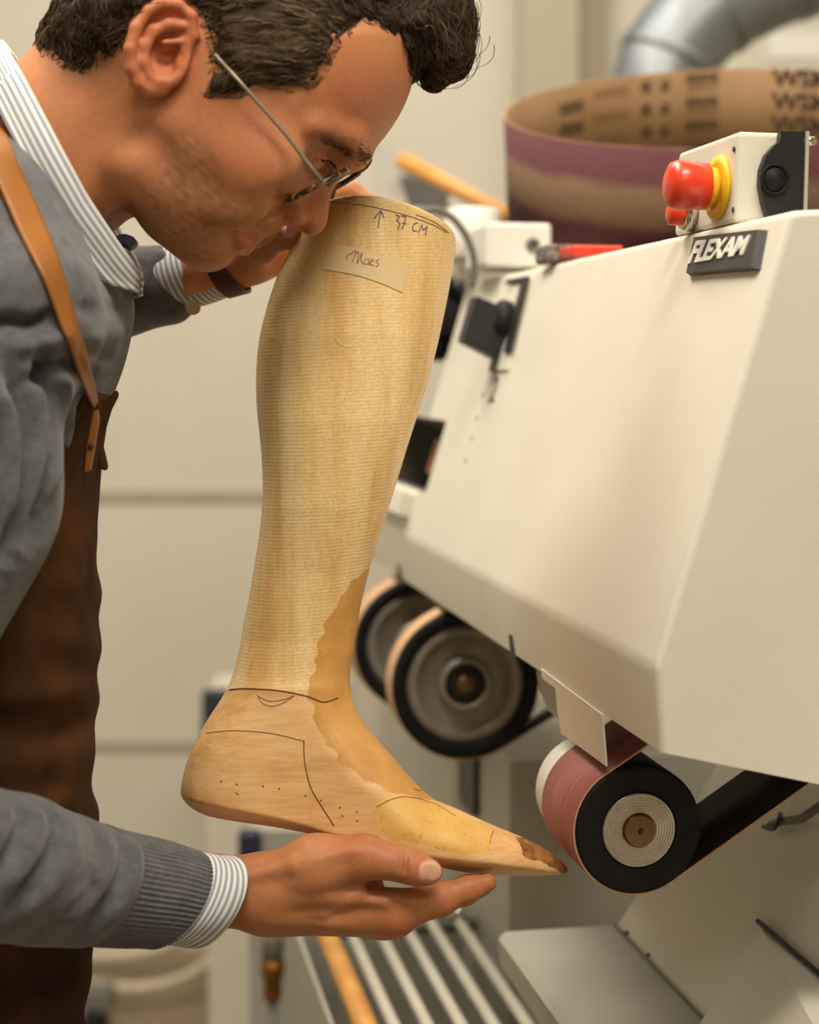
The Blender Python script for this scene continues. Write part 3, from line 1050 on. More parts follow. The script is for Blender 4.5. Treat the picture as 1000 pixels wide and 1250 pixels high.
MB().lathe([(.02, -.02), (.045, -.02), (.05, -.012), (.05, .012), (.045, .02), (.02, .02)], np.array([P(112, 1228, 3.55)[0], 3.5, .05]), RIGHT, 32).build('wheel', m_rubber, cs)
MB().box(np.array([P(112, 1228, 3.55)[0], 3.5, .1]), (.035, .035, .02)).build('fork', m_sheet_dark, cs, smooth=False)

tc = thing('tall_cabinet', np.array([wx(590, 2.6), 2.7, 0]), 'cream tall cabinet behind the machine, under the grey bracket and the tool case', 'cabinet')
ztop = P(505, 261, 2.55)[2]
MB().box((wx(585, 2.55), 2.62, ztop / 2), (.15, .14, ztop / 2)).build('carcass', m_wall, tc, smooth=False)
# ================================================================== the wooden boot last
LA = Loc(1.19)
LB = 1.19
def _interp(pts, x):
    p = np.array(pts, float); o = np.argsort(p[:, 0]); return np.interp(x, p[o, 0], p[o, 1])


def smooth_tab(pts, n=400):
    p = catmull(pts, n); o = np.argsort(p[:, 0]); return p[o]


left_e = smooth_tab([(200, 392), (240, 380), (270, 367), (290, 361), (315, 350), (340, 338), (380, 325), (420, 316), (460, 313), (500, 314), (550, 319), (600, 321), (650, 317), (700, 309), (750, 301), (800, 291), (840, 279), (880, 262), (940, 240)])
right_e = smooth_tab([(200, 572), (240, 565), (290, 558), (300, 557), (350, 549), (400, 539), (450, 527), (500, 512), (550, 496), (600, 481), (650, 465), (700, 450), (750, 438), (780, 433), (800, 430), (820, 427), (840, 426), (870, 428), (940, 440)])
fld = Field((200, 222, -112), (708, 1084, 112), 2.0)
u = fld.ax[0][:, None, None]; v = fld.ax[1][None, :, None]; wgt = fld.ax[2][None, None, :]
vl_ = fld.ax[1]
uL = np.interp(vl_, left_e[:, 0], left_e[:, 1]); uR = np.interp(vl_, right_e[:, 0], right_e[:, 1])
cc_ = ((uL + uR) / 2)[None, :, None].astype(np.float32); aa = ((uR - uL) / 2)[None, :, None].astype(np.float32)
bb = _interp([(200, 96), (300, 98), (420, 103), (520, 100), (620, 86), (700, 68), (780, 56), (850, 55), (940, 55)], vl_)[None, :, None].astype(np.float32)
leg = (np.sqrt(((u - cc_) / aa) ** 2 + (wgt / bb) ** 2) - 1) * np.minimum(aa, bb)
leg = np.maximum(leg, v - 900)
foot_poly = catmull([(320, 775), (303, 815), (285, 843), (262, 870), (245, 895), (232, 920), (224, 945), (221, 968), (223, 990), (230, 1020), (300, 1050), (430, 1062), (560, 1098), (640, 1108), (700, 1100), (699, 1075), (690, 1056), (670, 1039), (640, 1024), (600, 1008), (560, 990), (530, 977), (508, 958), (484, 930), (458, 900), (442, 880), (429, 860), (421, 840), (417, 815), (412, 775), (390, 760), (345, 760)], 260, True)
U2, V2_ = np.meshgrid(fld.ax[0], fld.ax[1], indexing='ij')
s2 = poly_sd(foot_poly, U2, V2_)
uu = fld.ax[0]
Rr = _interp([(200, 52), (300, 58), (400, 52), (480, 44), (560, 34), (640, 24), (700, 20)], uu)[:, None]
Wf = _interp([(200, 52), (240, 60), (300, 66), (380, 62), (440, 70), (510, 80), (570, 74), (620, 56), (660, 36), (690, 18), (710, 12)], uu)[:, None]
taper = np.clip((V2_ - 800) / 130, 0, 1); taper = taper * taper * (3 - 2 * taper)
Wf2 = (54 + (Wf - 54) * taper) * np.clip((V2_ - 735) / 100, .25, 1)
qn = np.clip(Rr - s2, 0, None) / Rr
foot = (np.sqrt(qn[:, :, None] ** 2 + (wgt / Wf2[:, :, None]) ** 2) - 1) * np.minimum(Rr, Wf2)[:, :, None] * .9
fld.F = smin(leg, foot, 14).astype(np.float32)
del leg, foot
# sole: bottom curve and the bevel that runs along its edge
bot = catmull([(200, 975), (222, 982), (228, 989), (240, 994), (270, 1000), (330, 1006), (380, 1013), (425, 1020), (470, 1030), (530, 1050), (565, 1061), (600, 1066), (640, 1068), (690, 1067), (720, 1067)], 200)
fac = catmull([(200, 962), (222, 968), (250, 971), (280, 975), (350, 990), (430, 1013), (470, 1022), (520, 1031), (560, 1036), (600, 1043), (644, 1052), (672, 1059), (692, 1063), (720, 1066)], 200)
Bv = np.interp(uu, bot[:, 0], bot[:, 1])[:, None, None]; Fv = np.interp(uu, fac[:, 0], fac[:, 1])[:, None, None]
fld.F = -smin(-fld.F, -(v - Bv).astype(np.float32), 3)
# half width of the side at the bevel line, per column
i_f = np.clip(((Fv[:, 0, 0] - fld.lo[1]) / fld.h).astype(int), 0, len(vl_) - 1)
qf = np.clip(Rr[:, 0] - s2[np.arange(len(uu)), i_f], 0, None) / Rr[:, 0]
Wside = Wf[:, 0] * np.sqrt(np.clip(1 - qf ** 2, .05, 1))
bev = (np.abs(wgt) - Wside[:, None, None] + (v - Fv) * 2.2) / 2.4
fld.F = -smin(-fld.F, -bev.astype(np.float32), 3)
top = catmull([(300, 330), (345, 290), (368, 268), (384, 252), (404, 242), (432, 237), (468, 240), (505, 251), (535, 266), (552, 279), (562, 300), (590, 350)], 200)
# the rim seen in the photo is the near one, which stands closer to the lens than the middle of the last
_wr = 92 * np.sqrt(np.clip(1 - ((uu - 461) / 100) ** 2, 0, 1))
Tv = (625 - (625 - np.interp(uu, top[:, 0], top[:, 1])) * (1 - _wr / F))[:, None, None]
fld.F = -smin(-fld.F, -(Tv - v).astype(np.float32), 7)
LV, LQ = fld.mesh()
del fld
LV = relax(LV, LQ, 2, .4)
LN0 = vnormals(LV, LQ)
LW = LA.world(LV)
LNW = np.outer(LN0[:, 0], RIGHT) - np.outer(LN0[:, 1], UP) + np.outer(LN0[:, 2], FWD)
# make sure normals look outward
_c = LV.mean(0)
if ((LV - _c) * LN0).sum() < 0: LQ = LQ[:, ::-1].copy(); LN0 = -LN0; LNW = -LNW
BVH_LAST = BVHTree.FromPolygons([tuple(p) for p in LW], [tuple(int(i) for i in f) for f in LQ])


def hit(bvh, px, py, off=0.0):
    d = ray(px, py)
    h = bvh.ray_cast(Vector(CAM), Vector(d))
    if h[0] is None: return None
    n = np.array(h[1])
    if n @ d > 0: n = -n
    return np.array(h[0]) + n * off


# the photo position of every surface point, for the patches of filler
def photo(Wp):
    r = Wp - CAM
    z = r @ FWD
    return 500 + F * (r @ RIGHT) / z, 625 - F * (r @ UP) / z


fc = LW[LQ].mean(1)
fx_, fy_ = photo(fc)
jx = noise3((fx_, fy_, fc[:, 2] * 0), .22, 5); jy = noise3((fx_, fy_, fc[:, 2] * 0), .22, 6)
gx, gy = fx_ + 4 * jx, fy_ + 4 * jy
seam_l = [(200, 846), (280, 842), (300, 840.5), (340, 843), (375, 850), (395, 857), (412, 852), (440, 850), (500, 850)]
is_foot = fy_ > np.interp(fx_, *zip(*seam_l))
instep = poly_sd([(470, 690), (446, 698), (425, 712), (413, 738), (398, 762), (389, 790), (380, 822), (377, 852), (384, 880), (398, 905), (418, 932), (440, 950), (466, 962), (492, 968), (540, 981), (600, 960), (520, 860)], gx, gy) > 0
instep &= fy_ < np.interp(fx_, [380, 500, 530, 560], [2000, 2000, 984, 984])
toe = poly_sd([(455, 992), (462, 980), (478, 972), (505, 972), (540, 984), (572, 999), (598, 1008), (600, 1030), (597, 1044), (560, 1041), (520, 1034), (482, 1024), (462, 1014)], gx, gy) > 0
tipp = poly_sd([(628, 1022), (650, 1021), (668, 1026), (700, 1046), (700, 1075), (678, 1060), (645, 1052), (640, 1036)], gx, gy) > 0
cls = np.where(is_foot, 1, 0); cls[instep] = 2; cls[toe & ~instep] = 3; cls[tipp] = 4

# ---- woods
def wood_leg():
    m, nt, b = mat_base('pale_turned_wood')
    co = coords(nt)
    n1 = N(nt, 'ShaderNodeTexNoise', Scale=16, Detail=6, Roughness=.6); nt.links.new(coords(nt, (3.2, 3.2, .35), rot=(0, math.radians(-8), 0)), n1.inputs['Vector'])
    base = ramp(nt, n1.outputs['Fac'], [(.34, lin((222, 176, 110))), (.46, lin((235, 197, 134))), (.6, lin((241, 209, 152))), (.75, lin((244, 217, 166)))])
    n2 = N(nt, 'ShaderNodeTexNoise', Scale=420, Detail=3); nt.links.new(coords(nt, (1, 1, 1.6)), n2.inputs['Vector'])
    g = ramp(nt, n2.outputs['Fac'], [(.3, np.full(3, .84)), (.65, np.full(3, 1.04))])
    c = mixc(nt, 1.0, base, g, 'MULTIPLY')
    w = N(nt, 'ShaderNodeTexWave', Scale=130, Distortion=1.2, bands_direction='Z'); w.inputs['Detail Scale'].default_value = .4
    nt.links.new(coords(nt, rot=(0, math.radians(3), 0)), w.inputs['Vector'])
    l = ramp(nt, w.outputs['Fac'], [(.1, np.full(3, .96)), (.6, np.full(3, 1.01))])
    nt.links.new(mixc(nt, 1.0, c, l, 'MULTIPLY'), b.inputs['Base Color'])
    b.inputs['Roughness'].default_value = .42
    add_bump(nt, b, w.outputs['Fac'], .12, .0005)
    return m


def wood_foot():
    m, nt, b = mat_base('beech_wood')
    n1 = N(nt, 'ShaderNodeTexNoise', Scale=26, Detail=6, Roughness=.6); nt.links.new(coords(nt, (.5, 1.5, 3), rot=(0, math.radians(-7), 0)), n1.inputs['Vector'])
    base = ramp(nt, n1.outputs['Fac'], [(.33, lin((208, 154, 98))), (.5, lin((226, 177, 118))), (.7, lin((234, 192, 138)))])
    n2 = N(nt, 'ShaderNodeTexNoise', Scale=300, Detail=3); nt.links.new(coords(nt, (.18, 1, 2), rot=(0, math.radians(-7), 0)), n2.inputs['Vector'])
    g = ramp(nt, n2.outputs['Fac'], [(.34, np.full(3, .9)), (.6, np.full(3, 1.03))])
    nt.links.new(mixc(nt, 1.0, base, g, 'MULTIPLY'), b.inputs['Base Color'])
    b.inputs['Roughness'].default_value = .45
    add_bump(nt, b, n2.outputs['Fac'], .15, .0004)
    return m


def filler(name, c1, c2, dots):
    m, nt, b = mat_base(name)
    n1 = N(nt, 'ShaderNodeTexNoise', Scale=40, Detail=5); nt.links.new(coords(nt), n1.inputs['Vector'])
    base = ramp(nt, n1.outputs['Fac'], [(.35, lin(c1)), (.65, lin(c2))])
    vo = N(nt, 'ShaderNodeTexVoronoi', Scale=230); nt.links.new(coords(nt), vo.inputs['Vector'])
    g = ramp(nt, vo.outputs['Distance'], [(.0, np.full(3, .5)), (dots, np.full(3, .72)), (dots + .1, np.full(3, 1.0))])
    nt.links.new(mixc(nt, 1.0, base, g, 'MULTIPLY'), b.inputs['Base Color'])
    b.inputs['Roughness'].default_value = .5
    return m


mats_last = [wood_leg(), wood_foot(), filler('ochre_filler', (196, 142, 70), (212, 160, 88), .1),
             filler('yellow_filler', (214, 166, 80), (224, 181, 102), .12),
             M('rough_tip_filler', (168, 116, 48), (112, 72, 30), 160, .7, bump=.8, bscale=260)]
names_last = ['leg_block', 'foot_block', 'instep_filler', 'toe_filler', 'tip_filler']
labels_last = [None, 'pinkish beech foot block', 'ochre filler over the instep', 'yellow filler over the toes', 'rough brown filler at the toe tip']
base_l = np.array([LW[:, 0].mean(), LW[:, 1].mean(), LW[:, 2].min()])
last = thing('boot_last', base_l, 'wooden boot last shaped like a lower leg and foot, held up to the sanding wheel', 'boot last')
parts_last = {}
for k in range(5):
    q_ = LQ[cls == k]
    ids, inv = np.unique(q_, return_inverse=True)
    o = obj(names_last[k], LW[ids], inv.reshape(q_.shape), mats_last[k], last, True, base=base_l, normals=LNW[ids])
    if labels_last[k]: o['label'] = labels_last[k]
    parts_last[k] = o


def stroke(pts, bvh=None, r=.0004, n=None, off=.0001, closed=False):
    bvh = bvh or BVH_LAST
    n = n or max(6, 4 * len(pts))
    c = catmull(pts, n, closed) if len(pts) > 2 else np.linspace(pts[0], pts[1], max(4, n))
    w = [hit(bvh, x, y, off) for x, y in c]
    return [p for p in w if p is not None]


m_ink = M('violet_ink', (118, 104, 126), None, 5, .7)
m_pencil = M('pencil_line', (138, 100, 62), None, 5, .7)
m_crack = M('dark_joint', (104, 64, 34), None, 5, .8)
m_redink = M('faded_red_ink', (176, 112, 84), None, 5, .7)
m_tape = M('paper_tape', (226, 200, 152), (222, 194, 146), 60, .45)
mk = MB()
for s_, cv in ((((461.5, 278), (465, 258)), 0), (((457, 267), (461, 261), (465, 257)), 0), (((465, 257), (467, 261), (469, 266)), 0),
               (((483, 262), (488, 264), (484.5, 269), (488.5, 273), (486, 280)), 0), (((490, 263), (496, 265), (491, 280)), 0), (((491, 272), (496, 273)), 0),
               (((510, 272), (506, 273), (503.5, 279), (506, 282), (509, 281)), 1), (((511, 284), (515, 274), (516.5, 281), (522, 276), (519, 287)), 0)):
    if cv == 0 and len(s_) > 2:
        for i in range(len(s_) - 1):
            w_ = stroke([s_[i], s_[i + 1]], n=5)
            mk.tube(w_, .00042, 6)
    else:
        w_ = stroke(list(s_)); mk.tube(w_, .00042, 6)
mk.build('pen_mark', m_ink, parts_last[0])
pn = MB()
for s_ in (((384, 246), (410, 247), (440, 250), (470, 256), (500, 264), (530, 275), (545, 284)), ((508, 262), (530, 271), (548, 284))):
    pn.tube(stroke(list(s_), n=40), .0003, 5)
pn.build('pencil_line', m_pencil, parts_last[0])
# paper tape with the written name
tg = []
for i in range(17):
    t = i / 16
    top_ = np.array([404 + (501 - 404) * t, 297 + (325 - 297) * t - 4 * math.sin(math.pi * t)]); bot_ = np.array([394 + (491 - 394) * t, 329 + (357 - 329) * t - 5 * math.sin(math.pi * t)])
    tg.append([hit(BVH_LAST, *(top_ + (bot_ - top_) * j / 6), .0005) for j in range(7)])
tape = solid(MB().grid(tg).build('tape_label', m_tape, parts_last[0]), .0002)
_es = tape.modifiers.new('crisp_edge', 'EDGE_SPLIT'); _es.split_angle = math.radians(40)
hw = MB()
for s_ in (((423, 318), (424, 313), (430, 309), (435, 306), (433, 313), (430, 321)), ((434, 311), (438, 308), (437, 316), (436, 322)), ((437, 321), (442, 309), (441, 318), (444, 323)),
           ((449, 316), (445, 318), (446, 323), (450, 321), (450, 316), (451, 324)), ((452, 321), (456, 318), (453, 317), (452, 323), (457, 324)), ((463, 317), (459, 319), (462, 323), (459, 326))):
    hw.tube(stroke(list(s_), n=20, off=.0007), .0003, 5)
hw.build('handwriting', m_redink, parts_last[0])
ck = MB()
for s_, r_ in (([(x, y) for x, y in seam_l[1:8] if x < 430], .00045), ([(371, 905), (372, 930), (379, 960), (392, 983), (408, 1008)], .0004),
               ([(252, 895), (280, 892), (310, 893), (340, 897), (371, 905)], .00025)):
    ck.tube(stroke(s_, n=50), r_, 5)
ck.build('joint_line', m_crack, parts_last[1])
for s_ in ([(314, 848), (320, 858), (332, 862), (346, 858), (360, 849)], [(316, 850), (330, 856), (350, 853), (358, 849)], [(287, 967), (292, 970)], [(460, 985), (480, 975), (500, 973), (530, 981), (556, 996)], [(505, 962), (512, 965), (518, 962)], [(598, 1030), (600, 1020), (603, 1014)]):
    MB().tube(stroke(s_, n=24), .0003, 5).build('pencil_line', m_pencil, parts_last[1])
for x, y in ((270, 954), (289, 957.5), (321, 960), (341, 963), (373, 971.5), (392, 977), (371, 905), (415, 986), (436, 991), (418, 996), (436, 1002)):
    p0 = hit(BVH_LAST, x, y, 0); p1 = hit(BVH_LAST, x + 1, y, 0); p2 = hit(BVH_LAST, x, y + 1, 0)
    n_ = norm(np.cross(p1 - p0, p2 - p0))
    if n_ @ FWD > 0: n_ = -n_
    MB().lathe([(.0007, 0), (.0006, .0002), (0, .0003)], p0 - n_ * .00005, n_, 10, cap=False).build('nail_hole', m_crack, parts_last[1])
for s_ in ([(408, 411), (413, 417), (418, 421), (425, 424), (434, 422)], [(330, 415), (336, 411)]):
    MB().tube(stroke(s_, n=14), .0003, 5).build('scratch', m_tape, parts_last[0])
# ================================================================== the man
HD = Loc(1.10)
fv = np.array([.743, .669, 0]); gv = np.array([.669, -.743, 0]); EAM = np.array([224, 111, 0])


def tab(x, pts):
    p = np.array(pts, float); return np.interp(x, p[:, 0], p[:, 1])


hf = Field((-30, -95, -186), (520, 345, 186), 2.2, sym=True)
HU, HV2 = np.meshgrid(hf.ax[0], hf.ax[1], indexing='ij')
aw = np.abs(hf.ax[2])[None, None, :]
face_poly = catmull([(506, 60), (505, 92), (497, 120), (482, 148), (464, 172), (447, 188), (434, 200), (414, 212), (394, 228), (374, 247), (358, 262), (347, 272), (336, 283), (322, 289), (312, 295), (304, 301), (295, 303), (285, 300), (277, 305), (268, 314), (255, 320), (240, 322), (222, 315), (200, 302), (178, 284), (160, 258), (140, 225), (108, 165), (80, 110), (70, 55), (88, 10), (120, -30), (180, -62), (260, -74), (340, -62), (410, -36), (460, 0), (492, 32)], 300, True)
s2 = poly_sd(face_poly, HU, HV2)
g_ = (HU - 224) * .669 - (HV2 - 111) * .743
f_ = (HU - 224) * .743 + (HV2 - 111) * .669
Wd = tab(g_, [(-190, 66), (-150, 80), (-110, 98), (-60, 116), (0, 129), (60, 138), (130, 138), (240, 132)])
Rd = tab(g_, [(-160, 105), (-60, 118), (80, 128), (200, 140)])
q = np.clip(Rd - s2, 0, None) / Rd
hf.F = ((np.sqrt(q[:, :, None] ** 2 + (aw / Wd[:, :, None]) ** 2) - 1) * (np.minimum(Rd, Wd) * .9)[:, :, None]).astype(np.float32)
FG = (fv, gv, np.array([0, 0, 1.0]))


def fg(f, g, w): return EAM + fv * f + gv * g + np.array([0, 0, w])


# neck
hf.cone((122, 132, 0), (0, 245, 0), 106, 104, 26, sq=.92)
hf.cone(HD.L((190, 140), -96), (95, 275, 40), 26, 22, 30)                  # neck muscle
hf.ell(HD.L((322, 200), -104), (36, 28, 16), 44)                           # cheek bone
hf.ell(HD.L((285, 250), -80), (34, 26, 16), 34)
hf.cone((178, 222, 88), (252, 296, 26), 24, 24, 34)                        # jaw line
hf.ell((261, 302, 0), (22, 19, 30), 18)
# brow and eye
hf.chain([(439, 191, 8), (424, 180, 58), (390, 176, 100)], [11, 13, 9], 22)
hf.ell((406, 212, 62), (32, 20, 36), 14, mode=-1)
hf.ell((380, 200, 60), (22, 22, 25), 5)
hf.chain([(401, 203, 38), (402, 207, 58), (394, 210, 80)], [2.2, 2.4, 1.8], 4)   # lowered lid edge
# nose
nose = catmull([(432, 198), (416, 216), (407, 231), (402, 250), (400, 268), (394, 281), (384, 287), (374, 286), (362, 280), (351, 271), (346, 258), (362, 236), (392, 210), (415, 190)], 120, True)
sn = poly_sd(nose, HU, HV2)
Wn = tab(HV2, [(195, 13), (225, 15), (245, 19), (262, 24), (290, 23)]); Rn = tab(HV2, [(195, 18), (240, 20), (265, 24), (290, 22)])
qn = np.clip(Rn - sn, 0, None) / Rn
dn_ = ((np.sqrt(qn[:, :, None] ** 2 + (aw / Wn[:, :, None]) ** 2) - 1) * (np.minimum(Rn, Wn) * .9)[:, :, None]).astype(np.float32)
hf.F = smin(hf.F, dn_, 14)
hf.ell((360, 262, 22), (18, 15, 12), 5, ax=FG)                              # nose wing
hf.cone((354, 246, 36), (340, 266, 36), 1.9, 2.2, 8, mode=-1)                 # crease behind the wing
hf.ell((368, 282, 11), (9, 5, 5), 3, mode=-1)                               # nostril
# mouth
hf.chain([(313, 290, 0), (308, 287, 20), (296, 284, 42)], [8, 7.5, 4], 7)
hf.chain([(301, 302, 0), (297, 299, 20), (290, 291, 42)], [8, 8, 4], 7)
hf.chain([(306, 298, 4), (303, 295, 20), (293, 288, 44), (287, 286, 50)], [1.8, 2.1, 2.5, 2.0], 3, mode=-1)
hf.cone((350, 256, 46), (300, 274, 62), 3, 5, 18, mode=-1)                  # fold beside the mouth
# ear
def E(x, y, w): return HD.L((x, y), w)
hf.ell(E(198, 58, -140), (34, 50, 15), 6)
hf.ell(E(203, 56, -152), (27, 40, 12), 4, mode=-1)
hf.chain([E(224, 66, -138), E(236, 44, -141), E(234, 20, -146), E(218, 6, -150), (E(198, 4, -154)), E(180, 13, -158), E(166, 34, -162), E(159, 60, -163), E(160, 84, -158), E(168, 100, -150), E(183, 109, -143), E(197, 110, -138)],
         [6, 6.5, 6.5, 6.5, 6.5, 6.5, 7, 7, 7.5, 8, 9, 8], 4)
hf.chain([E(182, 92, -150), E(175, 76, -154), (E(177, 56, -155)), E(188, 38, -153), E(206, 30, -150), E(226, 32, -146)], [6.5, 6.5, 6.5, 7, 6.5, 5], 5)
hf.ell(E(204, 66, -146), (15, 21, 16), 5, mode=-1)
hf.cone(E(200, 52, -150), E(226, 50, -142), 3.5, 4, 4)
hf.ell(E(221, 80, -136), (7, 11, 8), 5)
hf.ell(E(190, 100, -146), (8, 7, 7), 5)
hf.ell(E(200, 100, -140), (8, 9, 8), 5)
HVt, HQ = hf.mesh()
HVt = relax(HVt, HQ, 1, .4)
headF = hf


def px_near(V):
    k = 1 - np.abs(V[:, 2]) / F
    return 500 + (V[:, 0] - 500) / k, 625 + (V[:, 1] - 625) / k


def soft(poly, x, y, s): return np.clip(poly_sd(poly, x, y) / s + .5, 0, 1)


SKIN = lin((196, 130, 88)); RED = lin((194, 108, 72)); BEARD = lin((142, 98, 66)); LIP = lin((178, 98, 86)); DARKB = lin((92, 62, 44))


def head_tint(V):
    x, y = px_near(V)
    c = np.tile(SKIN, (len(V), 1))
    def mix(c, col, a): return c + (col - c) * a[:, None]
    c = mix(c, RED, .7 * soft([(145, -10), (250, -10), (245, 100), (200, 120), (150, 110)], x, y, 18) * (np.abs(V[:, 2]) > 126))
    c = mix(c, RED, .45 * soft([(335, 240), (400, 220), (420, 290), (340, 295)], x, y, 20))
    c = mix(c, RED, .35 * soft([(240, 120), (330, 130), (340, 220), (270, 215)], x, y, 60))
    c = mix(c, RED, .35 * soft([(400, 50), (500, 100), (460, 180), (380, 150)], x, y, 60))
    bd = soft([(165, 275), (185, 215), (205, 165), (238, 160), (262, 205), (292, 240), (325, 262), (338, 285), (318, 292), (298, 278), (272, 280), (282, 305), (262, 335), (160, 300)], x, y, 26)
    c = mix(c, BEARD, .7 * bd * (.75 + .4 * noise3(V.T, .5, 31)))
    c = mix(c, DARKB, .5 * soft([(45, 40), (130, 60), (150, 75), (120, 110), (70, 105)], x, y, 34))
    lp = np.maximum(soft([(320, 287), (308, 283), (286, 282), (292, 287), (310, 298)], x, y, 4), soft([(310, 300), (290, 288), (284, 286), (292, 300), (300, 306)], x, y, 4))
    c = mix(c, LIP, .8 * lp)
    return np.clip(c, 0, 1)


head_c = head_tint(HVt)
head_w = HD.world(HVt)

# ---- near hand (the man's right)
HR = Loc(1.15)
a = lambda x, y, w: HR.L((x, y), w)
nf = Field((215, 990, -95), (680, 1175, 150), 1.8)
nf.chain([a(190, 1086, 4), a(262, 1088, 4), a(330, 1088, 6)], [45, 43, 41], 10)
nf.chain([a(190, 1086, 22), a(330, 1092, 34)], [40, 36], 14)
nf.chain([a(325, 1084, -6), a(385, 1058, -18), a(444, 1047, -26)], [37, 34, 27], 26)         # thumb base
nf.chain([a(444, 1047, -26), a(497, 1057, -36)], [26, 19.5], 12)
nf.chain([a(497, 1057, -36), a(512, 1062, -38), a(525, 1064.5, -39)], [19.5, 18, 15], 8)
nf.ell(a(497, 1054, -37), (17, 19, 19), 8)
nf.chain([a(325, 1096, 8), a(478, 1113, 2)], [38, 28], 28)                                     # hand bones
nf.chain([a(330, 1104, 34), a(474, 1119, 40)], [34, 26], 26)
nf.chain([a(330, 1100, 58), a(458, 1118, 76)], [30, 24], 24)
nf.chain([a(335, 1096, 76), a(440, 1112, 108)], [28, 22], 24)
nf.chain([a(395, 1062, 40), a(440, 1078, 70)], [30, 26], 30)
nf.ell(a(482, 1118, 2), (27, 26, 24), 10)
nf.ell(a(468, 1126, 38), (22, 20, 20), 10)
# fingers lying under the sole
nf.chain([a(480, 1113, 0), a(536, 1098, 8), a(572, 1085, 14), a(595, 1077.5, 17)], [26, 19.5, 16, 11.5], 8)
nf.ell(a(537, 1097, 8), (20, 19, 20), 8)
nf.chain([a(474, 1118, 40), a(530, 1101, 50), a(568, 1090, 54), a(590, 1083, 56)], [25, 19, 15, 11], 6)
nf.chain([a(458, 1118, 76), a(512, 1104, 88), a(550, 1092, 92), a(573, 1085, 93)], [23, 17, 14, 11], 6)
nf.chain([a(440, 1112, 108), a(482, 1104, 122), a(512, 1094, 126), a(532, 1088, 126)], [20, 15, 12, 9.5], 6)
# creases and tendons
nf.cone(a(452, 1078, -32), a(486, 1083, -30), 3.2, 4.5, 10, mode=-1)
for x in (490, 496, 502):
    nf.cone(a(x - 3, 1040, -52), a(x - 7, 1066, -58), 1.0, 1.0, 4, mode=-1)
nf.chain([a(330, 1092, -32), a(400, 1094, -32), a(470, 1100, -26)], [6, 5, 5], 16)
nf.chain([a(300, 1070, -36), a(360, 1056, -46), a(430, 1038, -48)], [5, 5, 4], 14)
nf.chain([a(330, 1118, -24), a(400, 1124, -18), a(460, 1130, -6)], [6, 5, 4], 16)
nf.chain([a(345, 1110, -26), a(395, 1112, -26), a(440, 1090, -30)], [4, 4.5, 4], 10)
# thumb nail
nc = a(527, 1064, -55)
nf.ell(nc, (12.5, 12, 3.0), 1.5)
nd = nf
# keep the hand clear of the sole
NV, NQ = nf.mesh(); NV = relax(NV, NQ, 1, .4)
x, y = HR.world(NV) - 0, None
nW = HR.world(NV)
npx, npy = photo(nW)
nC = np.tile(lin((192, 128, 84)), (len(NV), 1))
def mixa(c, col, al): return c + (col - c) * al[:, None]
nC = mixa(nC, lin((188, 104, 68)), .55 * np.maximum.reduce([np.exp(-((npx - cx) ** 2 + (npy - cy) ** 2) / (2 * s * s)) for cx, cy, s in ((487, 1132, 20), (498, 1056, 16), (445, 1040, 22), (590, 1078, 18), (537, 1096, 18), (520, 1070, 16))]))
nC = mixa(nC, lin((166, 106, 68)), .5 * np.clip(noise3(NV.T, .035, 12), 0, 1))
na = np.clip(1.25 - np.sqrt(((npx - 527) / 14) ** 2 + ((npy - 1064) / 13) ** 2), 0, .25) * 4 * (NV[:, 2] < -44)
nC = mixa(nC, lin((222, 172, 146)), .9 * na)

# ---- far hand (the man's left) behind the top of the last
HL = Loc(1.24)
b_ = lambda x, y, w: HL.L((x, y), w)
lf_ = Field((225, 190, -135), (500, 385, 120), 2.0)
lf_.chain([b_(225, 334, 0), b_(285, 325, 0), b_(305, 320, 0)], [27, 25, 25], 10)
lf_.chain([b_(225, 334, 12), b_(305, 320, 18)], [24, 22], 10)
lf_.chain([b_(300, 318, -4), b_(345, 306, 6)], [25, 26], 18)
lf_.chain([b_(305, 318, 22), b_(372, 290, 30)], [26, 30], 18)
lf_.chain([b_(303, 312, -15), b_(322, 299, -55), b_(342, 287, -92)], [20, 18, 16], 16)
lf_.chain([b_(342, 287, -92), b_(367, 289.5, -112)], [17, 15], 6)
lf_.chain([b_(368, 272, 30), b_(402, 242, 36), b_(428, 236, 32), b_(448, 247, 26)], [19, 16, 15, 13], 8)
lf_.chain([b_(378, 292, 46), b_(425, 288, 58), b_(455, 302, 52), b_(468, 316, 46)], [19, 15, 14, 11], 8)
lf_.chain([b_(372, 310, 48), b_(418, 316, 60), b_(448, 330, 54), b_(460, 342, 48)], [18, 14, 13, 10], 8)
lf_.chain([b_(360, 322, 44), b_(400, 338, 56), b_(424, 350, 52), b_(436, 358, 46)], [16, 12, 11, 9], 8)
lf_.ell(b_(357, 281, -122), (8, 11, 3.5), 1.5, ax=((.75, -.3, -.58), (.3, .95, 0), (.55, -.17, .8)))
FV_, FQ_ = lf_.mesh(); FV_ = relax(FV_, FQ_, 1, .4)
fW = HL.world(FV_)
fpx, fpy = photo(fW)
fC = np.tile(lin((194, 130, 88)), (len(FV_), 1))
fC = mixa(fC, lin((200, 104, 72)), .7 * np.exp(-((fpx - 366) ** 2 + (fpy - 290) ** 2) / 260) * (FV_[:, 2] < -50))
na = np.clip(1.3 - np.sqrt(((fpx - 353) / 8) ** 2 + ((fpy - 279) / 11) ** 2), 0, .3) * 3.3 * (FV_[:, 2] < -60)
fC = mixa(fC, lin((230, 186, 164)), .9 * na)

